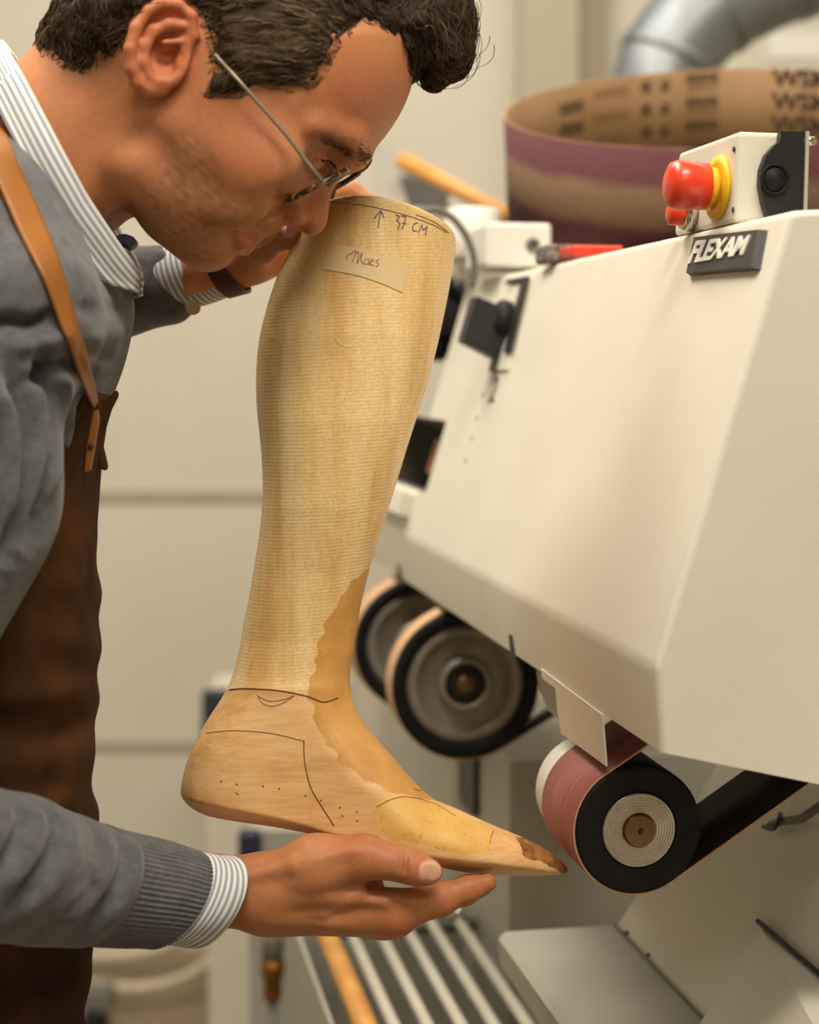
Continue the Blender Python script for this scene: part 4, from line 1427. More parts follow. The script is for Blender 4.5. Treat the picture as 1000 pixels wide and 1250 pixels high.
# ---- trunk, arms and legs under the clothes
TR = Loc(1.12)
bf = Field((-380, 150, -480), (330, 2700, 420), 11)
t_ = lambda x, y, w: TR.L((x, y), w)
bf.cone((60, 190, 0), (-40, 330, 0), 85, 95, 30)
bf.ell((-70, 480, 0), (165, 260, 200), 40)
bf.ell((-90, 900, 0), (150, 260, 190), 60)
bf.ell((-100, 1180, 0), (140, 180, 185), 60)
bf.chain([t_(0, 385, -225), t_(-130, 820, -300), t_(-160, 965, -365), t_(60, 1070, -180), t_(275, 1090, 45)], [52, 50, 48, 46, 34], 30)
bf.chain([t_(60, 340, 200), t_(80, 378, 290), t_(170, 352, 280), t_(262, 331, 225)], [60, 44, 36, 24], 30)
for s_ in (-1, 1):
    bf.chain([(-100, 1250, 105 * s_), (-90, 1900, 120 * s_), (-120, 2560, 125 * s_)], [120, 80, 55], 40)
    bf.chain([(-125, 2560, 125 * s_), (20, 2610, 140 * s_)], [50, 40], 20)
BV, BQ = bf.mesh(); BV = relax(BV, BQ, 2, .5)
# let the legs follow gravity rather than the tilt of the lens
def upright(Wp):
    return Wp
bW = TR.world(BV)
zmin = bW[:, 2].min()
zc = 1.0
sel = bW[:, 2] < zc
bW[sel, 2] = zc + (bW[sel, 2] - zc) * (zc - .03) / (zc - zmin)
bC = np.tile(SKIN, (len(BV), 1))

# trousers and shoes
pf = Field((-330, 1060, -320), (160, 2660, 330), 11)
pf.ell((-100, 1190, 0), (158, 190, 216), 40)
for s_ in (-1, 1):
    pf.chain([(-100, 1250, 105 * s_), (-90, 1900, 120 * s_), (-120, 2520, 125 * s_)], [128, 92, 72], 40)
TV, TQ = pf.mesh(); TV = relax(TV, TQ, 2, .5)
tW = TR.world(TV); sel = tW[:, 2] < zc
tW[sel, 2] = zc + (tW[sel, 2] - zc) * (zc - .03) / (zc - zmin)
allV = np.concatenate([head_w, nW, fW, bW]); n1, n2_, n3_ = len(head_w), len(nW), len(fW)
allQ = np.concatenate([HQ, NQ + n1, FQ_ + n1 + n2_, BQ + n1 + n2_ + n3_])
allC = np.concatenate([head_c, nC, fC, bC])
pbase = np.array([bW[:, 0].mean(), bW[:, 1].mean(), 0.0])
man = thing('person', pbase, 'man in grey sweater, striped shirt and brown leather apron bending over the last', 'person')
m_black_shoe = M('black_shoe', (24, 22, 21), None, 10, .4)
m_skin = tint_mat('skin', .5, .12, .22, 1400, .13, 260, .35)
body = obj('body', allV, allQ, m_skin, man, True, base=pbase, col=allC)
obj('trousers', tW, TQ, M('dark_trousers', (44, 44, 50), (54, 54, 60), 40, .9), man)
for s_ in (-1, 1):
    gf = TR.world([(-60, 2560, 130 * s_)])[0]
    sm_ = MB()
    sm_.lathe([(0, -.14), (.03, -.135), (.045, -.1), (.048, 0), (.05, .08), (.042, .12), (.02, .15), (0, .155)], np.array([gf[0], gf[1], .05]), RIGHT, 24, cap=False)
    so = sm_.build('shoe', m_black_shoe, man)
BVH_BODY = BVHTree.FromPolygons([tuple(p) for p in head_w], [tuple(int(i) for i in f) for f in HQ])

# ================================================================== hair
hair_poly = [(40, -150), (38, 0), (42, 45), (56, 60), (80, 76), (105, 84), (128, 66), (146, 58), (156, 30), (180, 4), (205, -6), (228, -2), (245, 15), (256, 45), (262, 70), (257, 95), (252, 110), (272, 117), (292, 115), (312, 104), (345, 106), (383, 98), (396, 75), (410, 48), (432, 28), (462, 20), (487, 40), (500, 70), (508, 96), (540, 104), (620, 60), (620, -150)]
hh = Field((-30, -120, -190), (600, 150, 190), 2.4, sym=True)
nu = min(hf.F.shape[0], 10 ** 6)
# sample the head field on the hair grid
def samp(Ff, X):
    r = []
    for i in range(3):
        r.append(np.clip(np.rint((X[i] - Ff.lo[i]) / Ff.h).astype(int), 0, Ff.F.shape[i] - 1))
    return Ff.F[np.ix_(*r)]
base_d = samp(hf, hh.ax)
out_u = np.maximum(hh.ax[0] - hf.ax[0][-1], 0)[:, None, None]; out_v = np.maximum(hf.lo[1] - hh.ax[1], 0)[None, :, None]
base_d = base_d + out_u + out_v
near = np.abs(base_d) < 60
I, J, K = np.nonzero(near)
pu, pv, pw = hh.ax[0][I], hh.ax[1][J], hh.ax[2][K]
k_ = 1 - np.abs(pw) / F
sx_, sy_ = 500 + (pu - 500) / k_, 625 + (pv - 625) / k_
sh = poly_sd(hair_poly, sx_, sy_)
thick = np.clip(sh * .42, -8, None)
cap_ = np.where(pu > 440, 26, 15) + np.where(pv < 0, 6, 0)
thick = np.minimum(thick, cap_) + np.where(sh > 4, 3.2 * noise3((pu, pv, pw), .12, 41) + 2.2 * noise3((pu, pv, pw), .27, 42), 0)
hh.F[:] = np.where(base_d < 0, 5, 60)
val = base_d[I, J, K] - thick
hh.F[I, J, K] = np.maximum(val, -60)
hh.F[base_d <= -60] = 5
hh.F = np.maximum(hh.F, -(base_d + 10))              # shell only
# front locks falling over the brow line
lk = [((505, 40, 0), (40, 46, 70)), ((545, 22, 10), (34, 46, 58)), ((548, 66, 0), (26, 30, 50)), ((530, 86, 26), (18, 16, 22)), ((560, 50, 40), (16, 30, 30)), ((470, 0, 30), (50, 34, 70))]
for c, r in lk:
    hh.sym = False
    hh.ell(c, r, 10)
    hh.sym = True
hu, hv_, hw_ = hh.co((slice(None),) * 3)
lmask = (hu > 440)
hh.F = hh.F - np.where(lmask, 3.5 * noise3((hu, hv_, hh.ax[2][None, None, :]), .13, 43) + 2.0 * noise3((hu, hv_, hh.ax[2][None, None, :]), .3, 44), 0).astype(np.float32)
hV, hQ = hh.mesh(); hV = relax(hV, hQ, 1, .5)
hW = HD.world(hV)
bvh_hair = BVHTree.FromPolygons([tuple(p) for p in hV], [tuple(int(i) for i in f) for f in hQ])
hn = vnormals(hV, hQ)
if ((hV - hV.mean(0)) * hn).sum() < 0: hn = -hn


def flow(p):
    u, v, w = p
    xk = 500 + (u - 500) / (1 - abs(w) / F); yk = 625 + (v - 625) / (1 - abs(w) / F)
    if xk > 490: d = np.array([.35 + .4 * math.sin(v * .09 + w * .05), .9, .3 * math.sin(u * .07 + w * .06)])
    elif xk < 165: d = np.array([-.35 + .5 * math.sin(v * .11 + w * .07), .8, .4 * math.sin(u * .1)])
    elif xk > 400: d = np.array([-.8, -.35, 0])
    elif yk > 80: d = np.array([-.5, .7, 0]) if xk < 305 else np.array([-.95, -.12, 0])
    else: d = np.array([-.9, .1 + .25 * math.sin(u * .03), 0])
    return d


cen_ = hV[hQ].mean(1); nq = len(hQ)
pick = RNG.choice(nq, 11000, replace=False)
cx_, cy_ = px_near(cen_)
hb = MB(); HC = []
dark = lin((50, 37, 27)); mid_ = lin((104, 80, 56)); grey_ = lin((142, 122, 96))
Vs = []; Fs_ = []; Cs = []; cnt_ = 0
for fi in pick:
    p = cen_[fi].copy(); n_ = hn[hQ[fi][0]]
    x, y = cx_[fi], cy_[fi]
    if p[2] > 120 and RNG.random() < .6: continue
    lockz = x > 480
    nst = 9 if lockz else 7
    st = (6.5 if lockz else 5.0) * RNG.uniform(.7, 1.25)
    ph = RNG.uniform(0, 6.28); curl = RNG.uniform(.1, .5) * (1.4 if lockz or x < 165 else .7)
    pts = []
    d = flow(p) + RNG.normal(0, .22, 3)
    for s in range(nst):
        h_ = bvh_hair.find_nearest(Vector(p))
        q_ = np.array(h_[0]); n2v = np.array(h_[1])
        if n2v @ n_ < 0: n2v = -n2v
        lift = 1.2 + (3.6 if lockz else 2.4) * math.sin(math.pi * s / (nst - 1)) * RNG.uniform(.6, 1.2)
        if s == 0: lift = 0
        pts.append(q_ + n2v * lift)
        t1 = np.cross(n2v, d)
        d = .6 * d + .4 * (flow(p)) + curl * math.sin(ph + s * 1.1) * t1
        d = d - n2v * (d @ n2v)
        d = norm(d)
        p = q_ + d * st
    pts = HD.world(np.array(pts))
    side = x < 420 and y > -5 and x > 230
    r0_ = RNG.random()
    c = dark + (mid_ - dark) * RNG.random()
    if side and r0_ < .55 or r0_ < .1: c = mid_ + (grey_ - mid_) * RNG.random()
    rr0 = RNG.uniform(.00022, .0005)
    T = np.gradient(pts, axis=0); T /= np.linalg.norm(T, axis=1)[:, None] + 1e-9
    xx = np.cross(T, norm(RNG.normal(size=3))); xx /= np.linalg.norm(xx, axis=1)[:, None] + 1e-9; yy = np.cross(T, xx)
    tp = rr0 * np.sqrt(np.linspace(1, .06, nst))[:, None]
    for kk in range(3):
        an = 2.094 * kk
        Vs.append(pts + (xx * math.cos(an) + yy * math.sin(an)) * tp)
    for s in range(nst - 1):
        for kk in range(3):
            k2 = (kk + 1) % 3
            Fs_.append((cnt_ + kk * nst + s, cnt_ + k2 * nst + s, cnt_ + k2 * nst + s + 1, cnt_ + kk * nst + s + 1))
    Cs.append(np.tile(c, (3 * nst, 1)))
    cnt_ += 3 * nst
for i in range(70):
    c = np.array([RNG.uniform(500, 585), RNG.uniform(-20, 85), RNG.uniform(-50, 60)])
    ctr_, R_ = np.array([548, 40, 0]) + RNG.normal(0, 10, 3), RNG.uniform(20, 36)
    a0, da = RNG.uniform(-1.4, .4), RNG.uniform(1.2, 2.6)
    an = np.linspace(a0, a0 + da, 14)
    rr_ = R_ * (1 + .12 * np.sin(an * 3 + i))
    pts = np.stack([ctr_[0] + rr_ * np.cos(an), ctr_[1] + 1.35 * rr_ * np.sin(an), c[2] + 6 * np.sin(an * 2 + i)], 1)
    pts = HD.world(pts)
    T = np.gradient(pts, axis=0); T /= np.linalg.norm(T, axis=1)[:, None] + 1e-9
    xx = np.cross(T, norm(RNG.normal(size=3))); xx /= np.linalg.norm(xx, axis=1)[:, None] + 1e-9; yy = np.cross(T, xx)
    tp = .0003 * np.sqrt(np.linspace(1, .1, 14))[:, None]
    for kk in range(3):
        Vs.append(pts + (xx * math.cos(2.094 * kk) + yy * math.sin(2.094 * kk)) * tp)
    for s_i in range(13):
        for kk in range(3):
            k2 = (kk + 1) % 3
            Fs_.append((cnt_ + kk * 14 + s_i, cnt_ + k2 * 14 + s_i, cnt_ + k2 * 14 + s_i + 1, cnt_ + kk * 14 + s_i + 1))
    Cs.append(np.tile(dark + (mid_ - dark) * RNG.random(), (42, 1)))
    cnt_ += 42
SV = np.concatenate(Vs); SQ = np.array(Fs_); SCc = np.concatenate(Cs)
bulk_c = np.tile(lin((54, 41, 30)), (len(hW), 1))
hx, hy = px_near(hV)
gr = soft([(250, 20), (400, 10), (400, 100), (260, 120)], hx, hy, 50)
bulk_c = bulk_c + (lin((104, 86, 64)) - bulk_c) * (gr * (.55 + .4 * noise3(hV.T, .2, 55)))[:, None]
m_hair = tint_mat('hair', .75, 0, .5, 900, .35, 320, .15)
obj('hair', np.concatenate([hW, SV]), np.concatenate([hQ, SQ + len(hW)]), m_hair, man, True, col=np.concatenate([np.clip(bulk_c, .003, 1), SCc]))
# eyebrow and lashes
for sgn in (-1, 1):
    eb = MB()
    for i in range(230):
        t = RNG.random()
        c = catmull([(443, 191, 10), (430, 186, 40), (418, 182, 66), (392, 182, 98)], 40)[int(t * 39)]
        p = np.array([c[0] + RNG.normal(0, 4.2) + 6, c[1] + RNG.normal(0, 3.4) + 4, c[2] + RNG.normal(0, 6)])
        h_ = BVH_BODY.find_nearest(Vector(HD.world([[p[0], p[1], sgn * p[2]]])[0]))
        q_ = np.array(h_[0]); nrm_ = np.array(h_[1])
        dd = HD.world([[-.4, .1, sgn * .9]])[0] - HD.world([[0, 0, 0]])[0]
        dd = norm(dd)
        q_ = q_ + nrm_ * .0006
        eb.tube([q_, q_ + dd * .003 + nrm_ * .0006, q_ + dd * .006 + nrm_ * .0004], [.00022, .0002, .0001], 3)
    eb.build('eyebrow', M('eyebrow_hair', (98, 70, 48), None, 5, .8), man)

for sgn in (-1, 1):
    el = MB()
    for i in range(24):
        t = i / 23
        c = catmull([(402, 203, 38), (404, 207, 58), (395, 211, 80)], 24)[i]
        q_ = HD.world([[c[0], c[1], sgn * c[2]]])[0]
        e_ = HD.world([[c[0] + 9 + 2 * math.sin(i), c[1] + 11, sgn * (c[2] + (t - .4) * 8)]])[0]
        el.tube([q_, (q_ + e_) / 2 + RIGHT * .0006, e_], [.0002, .00016, .00008], 3)
    el.build('eyelashes', M('lash_hair', (40, 28, 20), None, 5, .7), man)
# ================================================================== clothes
def knit(name, c1, c2):
    m, nt, b = mat_base(name)
    n1 = N(nt, 'ShaderNodeTexNoise', Scale=90, Detail=8, Roughness=.75); nt.links.new(coords(nt), n1.inputs['Vector'])
    nt.links.new(ramp(nt, n1.outputs['Fac'], [(.3, lin(c1)), (.7, lin(c2))]), b.inputs['Base Color'])
    b.inputs['Roughness'].default_value = .95; b.inputs['Specular IOR Level'].default_value = .1
    b.inputs['Sheen Weight'].default_value = .25; b.inputs['Sheen Roughness'].default_value = .5
    n2 = N(nt, 'ShaderNodeTexNoise', Scale=900, Detail=3); nt.links.new(coords(nt), n2.inputs['Vector'])
    add_bump(nt, b, n2.outputs['Fac'], .6, .0008)
    return m


m_knit = knit('grey_knit', (72, 72, 73), (109, 108, 109))
m_stripe = stripe_mat('striped_shirt', .0042, (226, 222, 210), (146, 156, 176), .48)
m_suede = M('brown_suede', (54, 34, 17), (78, 49, 24), 22, .9, bump=.3, bscale=500, spec=.15, detail=7)
m_tan_l = M('tan_leather', (158, 100, 40), (144, 88, 32), 12, .42, bump=.1, bscale=300)
m_dark_l = M('dark_brown_leather', (62, 30, 20), (74, 38, 26), 20, .4)
m_button = M('shell_button', (206, 186, 140), None, 20, .3)

sf = Field((-330, 60, -410), (340, 1160, 400), 5)
SU, SV2 = np.meshgrid(sf.ax[0], sf.ax[1], indexing='ij')
st_poly = catmull([(-20, 112), (30, 190), (92, 275), (138, 328), (157, 362), (158, 400), (150, 440), (135, 478), (116, 520), (104, 580), (99, 640), (97, 900), (95, 1120), (-60, 1190), (-260, 1150), (-300, 700), (-290, 350), (-220, 170), (-110, 100)], 200, True)
s2 = poly_sd(st_poly, SU, SV2)
Wt = tab(SV2, [(60, 130), (150, 165), (260, 205), (400, 225), (600, 205), (1100, 200)]); Rt = 170.0
q = np.clip(Rt - s2, 0, None) / Rt
aw = np.abs(sf.ax[2])[None, None, :]
sf.F = ((np.sqrt(q[:, :, None] ** 2 + (aw / Wt[:, :, None]) ** 2) - 1) * np.minimum(Rt, Wt)[:, :, None] * .9).astype(np.float32)
sf.chain([t_(-14, 392, -205), t_(-62, 610, -255), t_(-130, 830, -300)], [102, 94, 80], 90)
sf.chain([t_(-110, 150, -80), t_(-20, 270, -150), t_(0, 380, -190)], [60, 80, 90], 60)        # near upper arm
sf.chain([t_(60, 335, 200), t_(80, 372, 300)], [90, 72], 40)                                       # far shoulder
sf.chain([t_(80, 372, 290), t_(150, 358, 290), t_(240, 338, 262)], [72, 63, 47], 16)
# drape of wool: folds falling from the strap towards the arm
uu_, vv_, ww_ = sf.co((slice(None),) * 3)
wgt_ = np.clip((vv_ - 370) / 120, 0, 1) * np.clip((120 - uu_) / 60, 0, 1) * (ww_ < 0)
fold = 11 * np.sin((uu_ * .95 + vv_ * .26 + 26 * np.sin(vv_ * .012)) / 10.0 + 1.3 * noise3((uu_, vv_, ww_), .012, 63)) + 4 * noise3((uu_, vv_ * .4, ww_), .05, 61)
w2 = np.clip((vv_ - 250) / 60, 0, 1) * np.clip((450 - vv_) / 80, 0, 1)
small = 3.0 * noise3((uu_, vv_, ww_), .045, 62)
fold2 = 5.0 * np.sin((uu_ * .5 - vv_ * .85 + 10 * np.sin(uu_ * .03)) / 13) * w2 * (ww_ > 120)
sf.F = sf.F - (small + fold2).astype(np.float32)
# far cuff edge
n_c = np.array([.90, -.42, 0]); pc_ = t_(220, 338, 270)
cutf = ((uu_ - pc_[0]) * n_c[0] + (vv_ - pc_[1]) * n_c[1])
cutf = np.where(ww_ > 150, cutf, -50).astype(np.float32) + np.zeros_like(sf.F)
sf.F = np.maximum(sf.F, cutf)
WV, WQ = sf.mesh(); WV = relax(WV, WQ, 2, .5)
wW = TR.world(WV)


def wrinkle(W_, Nm, lines):
    """push surface points out or in along creases that follow lines seen on the cloth"""
    x_, y_ = photo(W_)
    facing = np.clip(-((W_ - CAM) / np.linalg.norm(W_ - CAM, axis=1)[:, None] * Nm).sum(1) * 1.6, 0, 1)
    D = np.zeros(len(W_))
    for pts, amp, sg in lines:
        c = catmull(pts, 24)
        best = np.full(len(W_), 1e9); tt = np.zeros(len(W_))
        for k in range(23):
            a_, b2 = c[k], c[k + 1]
            e = b2 - a_
            t = np.clip(((x_ - a_[0]) * e[0] + (y_ - a_[1]) * e[1]) / (e @ e), 0, 1)
            d2 = (x_ - a_[0] - e[0] * t) ** 2 + (y_ - a_[1] - e[1] * t) ** 2
            m = d2 < best
            best = np.where(m, d2, best); tt = np.where(m, (k + t) / 23, tt)
        D += 1.35 * amp * np.exp(-best / (2 * sg * sg)) * np.clip(np.sin(math.pi * np.clip(tt, .04, .96)) * 1.6, 0, 1)
    return W_ + Nm * (D * facing)[:, None]


sn_ = vnormals(wW, WQ)
if ((wW - wW.mean(0)) * sn_).sum() < 0: sn_ = -sn_
VAL = [([(112, 462), (82, 446), (52, 452), (24, 476)], -.008, 6), ([(66, 380), (44, 396), (10, 392), (-20, 400)], -.008, 6),
       ([(44, 420), (58, 480), (60, 550), (46, 620), (20, 680)], -.010, 8), ([(6, 440), (26, 500), (30, 570), (20, 640), (-5, 700)], -.009, 7),
       ([(-20, 480), (0, 540), (2, 600), (-10, 660)], -.008, 7), ([(100, 500), (86, 560), (66, 620), (40, 670)], -.006, 6),
       ([(26, 430), (42, 490), (46, 560), (36, 630), (10, 690)], .008, 8), ([(64, 430), (78, 490), (74, 560), (58, 620)], .007, 8),
       ([(-10, 455), (12, 520), (16, 590), (6, 650)], .007, 7), ([(90, 400), (70, 410), (40, 420), (10, 425)], .006, 9),
       ([(150, 372), (120, 380), (96, 372)], -.003, 6), ([(152, 400), (120, 412), (100, 405)], .003, 8), ([(140, 440), (120, 432), (108, 420)], -.003, 5)]
wW = wrinkle(wW, sn_, VAL)
sweater = obj('sweater', wW, WQ, m_knit, man, True)
BVH_SW = BVHTree.FromPolygons([tuple(p) for p in wW], [tuple(int(i) for i in f) for f in WQ])


def sleeve(path, n, seg, disp=None, thick=0.0):
    """rings along a path of (px, py, d, r_up, r_depth, shear) photo pixels"""
    p = catmull(path, n)
    C = np.array([P(a_[0], a_[1], a_[2]) for a_ in p])
    T = np.gradient(C, axis=0); T /= np.linalg.norm(T, axis=1)[:, None]
    us = [None] * n; us[-1] = norm(UP - T[-1] * (UP @ T[-1]))
    for i in range(n - 2, -1, -1): us[i] = norm(us[i + 1] - T[i] * (us[i + 1] @ T[i]))
    G = np.zeros((n, seg, 3)); UVg = np.zeros((n, seg, 2)); L = 0
    for i in range(n):
        m_ = p[i, 2] / F
        u_ = us[i]; s_ = np.cross(T[i], u_)
        if i: L += np.linalg.norm(C[i] - C[i - 1])
        for k in range(seg):
            th = 2 * math.pi * k / seg
            e = disp(i / (n - 1), th) if disp else 0
            G[i, k] = C[i] + (u_ * (p[i, 3] + e) * math.cos(th) + s_ * (p[i, 4] + e) * math.sin(th) + T[i] * p[i, 5] * math.cos(th)) * m_
            UVg[i, k] = (L + p[i, 5] * m_ * math.cos(th) * 0, th)
    return G, UVg


def fold_near(t, th):
    a_ = math.sin(t * 26 + 1.7 * math.cos(th) + 2.0 * math.sin(th) + 1.2 * math.sin(t * 9))
    a_ = (abs(a_) ** .7) * (1 if a_ > 0 else -1)
    amp = 1.3 * min(1, (1 - t) * 6) * (.5 + .5 * math.sin(th + .4) + .35)
    return a_ * amp + 2 * math.sin(t * 11 + 3 * th)


G, UVg = sleeve([(-128, 800, .955, 84, 86, 0), (-165, 900, .925, 86, 88, 0), (-160, 985, .915, 92, 90, 0), (-110, 1030, .925, 97, 92, 0), (-50, 1050, .95, 96, 92, 3), (20, 1063, .998, 90, 87, 5), (70, 1073, 1.036, 82, 81, 8), (108, 1080, 1.063, 74.5, 76, 11)], 240, 130, fold_near)
gw = G.reshape(-1, 3)
gq = np.array([(i * 130 + k, i * 130 + (k + 1) % 130, (i + 1) * 130 + (k + 1) % 130, (i + 1) * 130 + k) for i in range(239) for k in range(130)])
gn = vnormals(gw, gq)
cax = np.repeat(G.mean(1), 130, axis=0)
if ((gw - cax) * gn).sum() < 0: gn = -gn
G = wrinkle(gw, gn, [([(128, 1008), (150, 1030), (146, 1081), (104, 1130), (44, 1149)], -.0055, 5), ([(142, 1016), (164, 1040), (158, 1085), (122, 1134), (80, 1152)], .004, 7),
    ([(50, 985), (70, 1006), (65, 1040), (44, 1071), (0, 1122)], -.006, 5.5), ([(66, 988), (86, 1010), (80, 1046), (58, 1082), (16, 1130)], .0045, 8),
    ([(20, 975), (28, 1000), (12, 1044), (-20, 1080)], -.006, 5.5), ([(34, 980), (46, 1006), (32, 1048), (0, 1090)], .004, 7),
    ([(106, 1000), (118, 1020), (112, 1060), (90, 1100)], -.003, 5), ([(20, 1150), (70, 1128), (110, 1095), (120, 1070)], -.003, 6)]).reshape(240, 130, 3)
nsl = MB().grid(G, UVg, closed=True).build('near_sleeve', m_knit, sweater)
solid(nsl, .002, -1)


def rib(t, th):
    return 0.9 * math.sin(th * 66) + 1.5 * math.exp(-((t) / .1) ** 2)


G, UVg = sleeve([(103, 1079, 1.060, 73.5, 75, 11), (140, 1085, 1.083, 70, 72.5, 13), (180, 1091, 1.103, 66.5, 69, 16), (213, 1098, 1.116, 62.5, 65, 19)], 26, 496, rib)
rc = MB().grid(G, UVg, closed=True).build('ribbed_cuff', m_knit, sweater); solid(rc, .003, -1)
G, UVg = sleeve([(190, 1093, 1.108, 58, 62, 20), (225, 1098, 1.120, 57.5, 60, 22), (248, 1100, 1.128, 55, 57, 25), (262, 1099, 1.134, 53, 54, 27)], 20, 72, lambda t, th: 1.2 * math.sin(3 * th + 5 * t))
ncf = MB().grid(G, UVg, closed=True).build('shirt_cuff', m_stripe, man, uv=True); solid(ncf, .0018, -1)
# far cuff with its button
G, UVg = sleeve([(190, 344, 1.27, 44, 44, 0), (222, 337, 1.262, 42, 42, -8), (250, 332, 1.255, 38, 38, -13), (264, 329, 1.25, 35, 35, -15)], 20, 64, lambda t, th: 1.5 * math.sin(2 * th + 3))
fcf = MB().grid(G, UVg, closed=True).build('shirt_cuff', m_stripe, man, uv=True); solid(fcf, .0018, -1)
bp_ = P(236, 375, 1.24)
MB().lathe([(0, .0012), (.0035, .0012), (.0052, .0022), (.0055, .001), (.005, 0)], bp_, norm(-FWD - UP * .6), 24, cap=False).build('button', m_button, fcf)
# leather strap on the far wrist
G, UVg = sleeve([(264, 332, 1.246, 30, 31, -10), (286, 327, 1.242, 29, 30, -12)], 8, 48)
o = MB().grid(G, UVg, closed=True).build('leather_bracelet', m_dark_l); solid(o, .003, 1)
tag(o, 'dark brown leather bracelet on the far wrist, just past the striped cuff', 'bracelet')

# ---- collar: a folded band round the neck, its two points at the front
def collar(sgn):
    G = []; UVg = []
    nA, nB = 40, 10
    for i in range(nA):
        t = i / (nA - 1); th = math.pi * t
        w_ = -122 * math.sin(th) ** .8 - 4
        tp2 = tab(t, [(0, 4), (.25, 26), (.5, 72), (.7, 108), (.88, 148), (1, 170)]), tab(t, [(0, 50), (.25, 88), (.5, 176), (.7, 243), (.88, 302), (1, 332)])
        bt2 = tab(t, [(0, -40), (.25, -8), (.5, 32), (.7, 78), (.88, 128), (1, 168)]), tab(t, [(0, 76), (.25, 122), (.5, 202), (.7, 284), (.88, 346), (1, 357)])
        wd = math.hypot(tp2[0] - bt2[0], tp2[1] - bt2[1])
        row = []; ruv = []
        for j in range(nB):
            k = j / (nB - 1)
            fl = 12 * math.sin(math.pi * min(k * 1.2, 1) * .5) + 3 * math.sin(k * 6)
            x = tp2[0] + (bt2[0] - tp2[0]) * k; y = tp2[1] + (bt2[1] - tp2[1]) * k
            ww = w_ - fl
            q_ = HD.L((x, y), ww)
            if t > .85: q_[2] = ww
            row.append((q_[0], q_[1], sgn * -q_[2])); ruv.append((wd * k * HD.m, t))
        G.append(HD.world(np.array(row))); UVg.append(ruv)
    return np.array(G), np.array(UVg)


cb = MB()
for sgn in (-1, 1):
    G, UVg = collar(sgn); cb.grid(G, UVg)
cl = cb.build('shirt_collar', m_stripe, man, uv=True); solid(cl, .0022, 0)
# collar stand inside
sb = MB()
G, UVg = [], []
for i in range(60):
    th = 2 * math.pi * i / 60
    row = []; ru = []
    for j in range(4):
        k = j / 3
        cx, cy = 84 - .859 * 34 * k, 186 + .513 * 34 * k
        a_ = math.cos(th)
        row.append((cx - 80 * a_ * .985, cy - 134 * a_ * .985, 116 * math.sin(th))); ru.append((k * .03, th))
    G.append(HD.world(np.array(row))); UVg.append(ru)
G.append(G[0]); UVg.append(UVg[0])
o = MB().grid(np.array(G), np.array(UVg)).build('collar_stand', m_stripe, man, uv=True); solid(o, .0015)
o = MB().prism([P(*p) for p in ((139, 288, 1.085), (151, 284, 1.085), (164, 289, 1.085), (166, 296, 1.085), (157, 304, 1.085), (146, 298, 1.085))], FWD * .014).build('necktie', M('navy_silk', (34, 40, 72), (42, 48, 82), 60, .4), man, smooth=False)
bevel(o, .003, 3)

# ---- apron
def apron_front(v):
    return tab(v, [(470, 133), (500, 127), (540, 121), (580, 117), (640, 113), (700, 113), (760, 115), (800, 119), (840, 114), (880, 108), (905, 110), (940, 109), (1040, 111), (1150, 108), (1250, 100), (1500, 94), (1800, 90)])


rows = 130; cols = 90
G = []
for i in range(rows):
    v_ = 482 + (1750 - 482) * i / (rows - 1)
    lim_n = math.radians(tab(v_, [(482, 20), (520, 26), (600, 52), (700, 92), (800, 100), (1800, 100)]))
    row = []
    for j in range(cols):
        ph = -lim_n + 2 * lim_n * j / (cols - 1)
        uF = apron_front(v_)
        amp = np.clip((v_ - 620) / 120, 0, 1)
        cr_ = amp * (5.5 * math.sin(v_ * .043 + 1.6 * math.sin(ph * 2.2) + .8) * (.4 + .6 * abs(math.sin(ph + .6))) + 3.5 * math.sin(v_ * .09 - ph * 2.6))
        cr_ *= .25 + .75 * min(1, abs(ph) / .5)
        u_ = uF - 178 * (1 - math.cos(ph)) + cr_ * math.cos(ph) - (v_ > 1250) * 0
        w_ = (218 + cr_) * math.sin(ph)
        row.append((u_, v_, w_))
    G.append(TR.world(np.array(row)))
aw_ = np.array(G).reshape(-1, 3)
aq_ = np.array([(i * cols + j, i * cols + j + 1, (i + 1) * cols + j + 1, (i + 1) * cols + j) for i in range(rows - 1) for j in range(cols - 1)])
an_ = vnormals(aw_, aq_)
if (an_ @ FWD).sum() > 0 and ((aw_ - TR.world([(-80, 800, 0)])[0]) * an_).sum() < 0: an_ = -an_
if ((aw_ - TR.world([(-80, 800, 0)])[0]) * an_).sum() < 0: an_ = -an_
aw_ = wrinkle(aw_, an_, [([(112, 874), (84, 892), (44, 903), (-10, 905)], -.0035, 7), ([(104, 905), (82, 925), (74, 960), (80, 1000)], .006, 9), ([(96, 915), (70, 935), (60, 975)], -.004, 6),
    ([(110, 830), (70, 842), (20, 846), (-10, 850)], .005, 12), ([(100, 640), (84, 720), (92, 800)], .004, 10), ([(70, 660), (56, 740), (60, 830)], -.004, 10), ([(100, 1180), (70, 1200), (30, 1205)], -.004, 9)])
G = aw_.reshape(rows, cols, 3)
apron = MB().grid(np.array(G)).build('apron', m_suede, man); solid(apron, .0022, 0)
# chalky scuffs on the suede
BVH_AP = BVHTree.FromPolygons([tuple(p) for p in np.array(G).reshape(-1, 3)], [(i * cols + j, i * cols + j + 1, (i + 1) * cols + j + 1, (i + 1) * cols + j) for i in range(rows - 1) for j in range(cols - 1)])
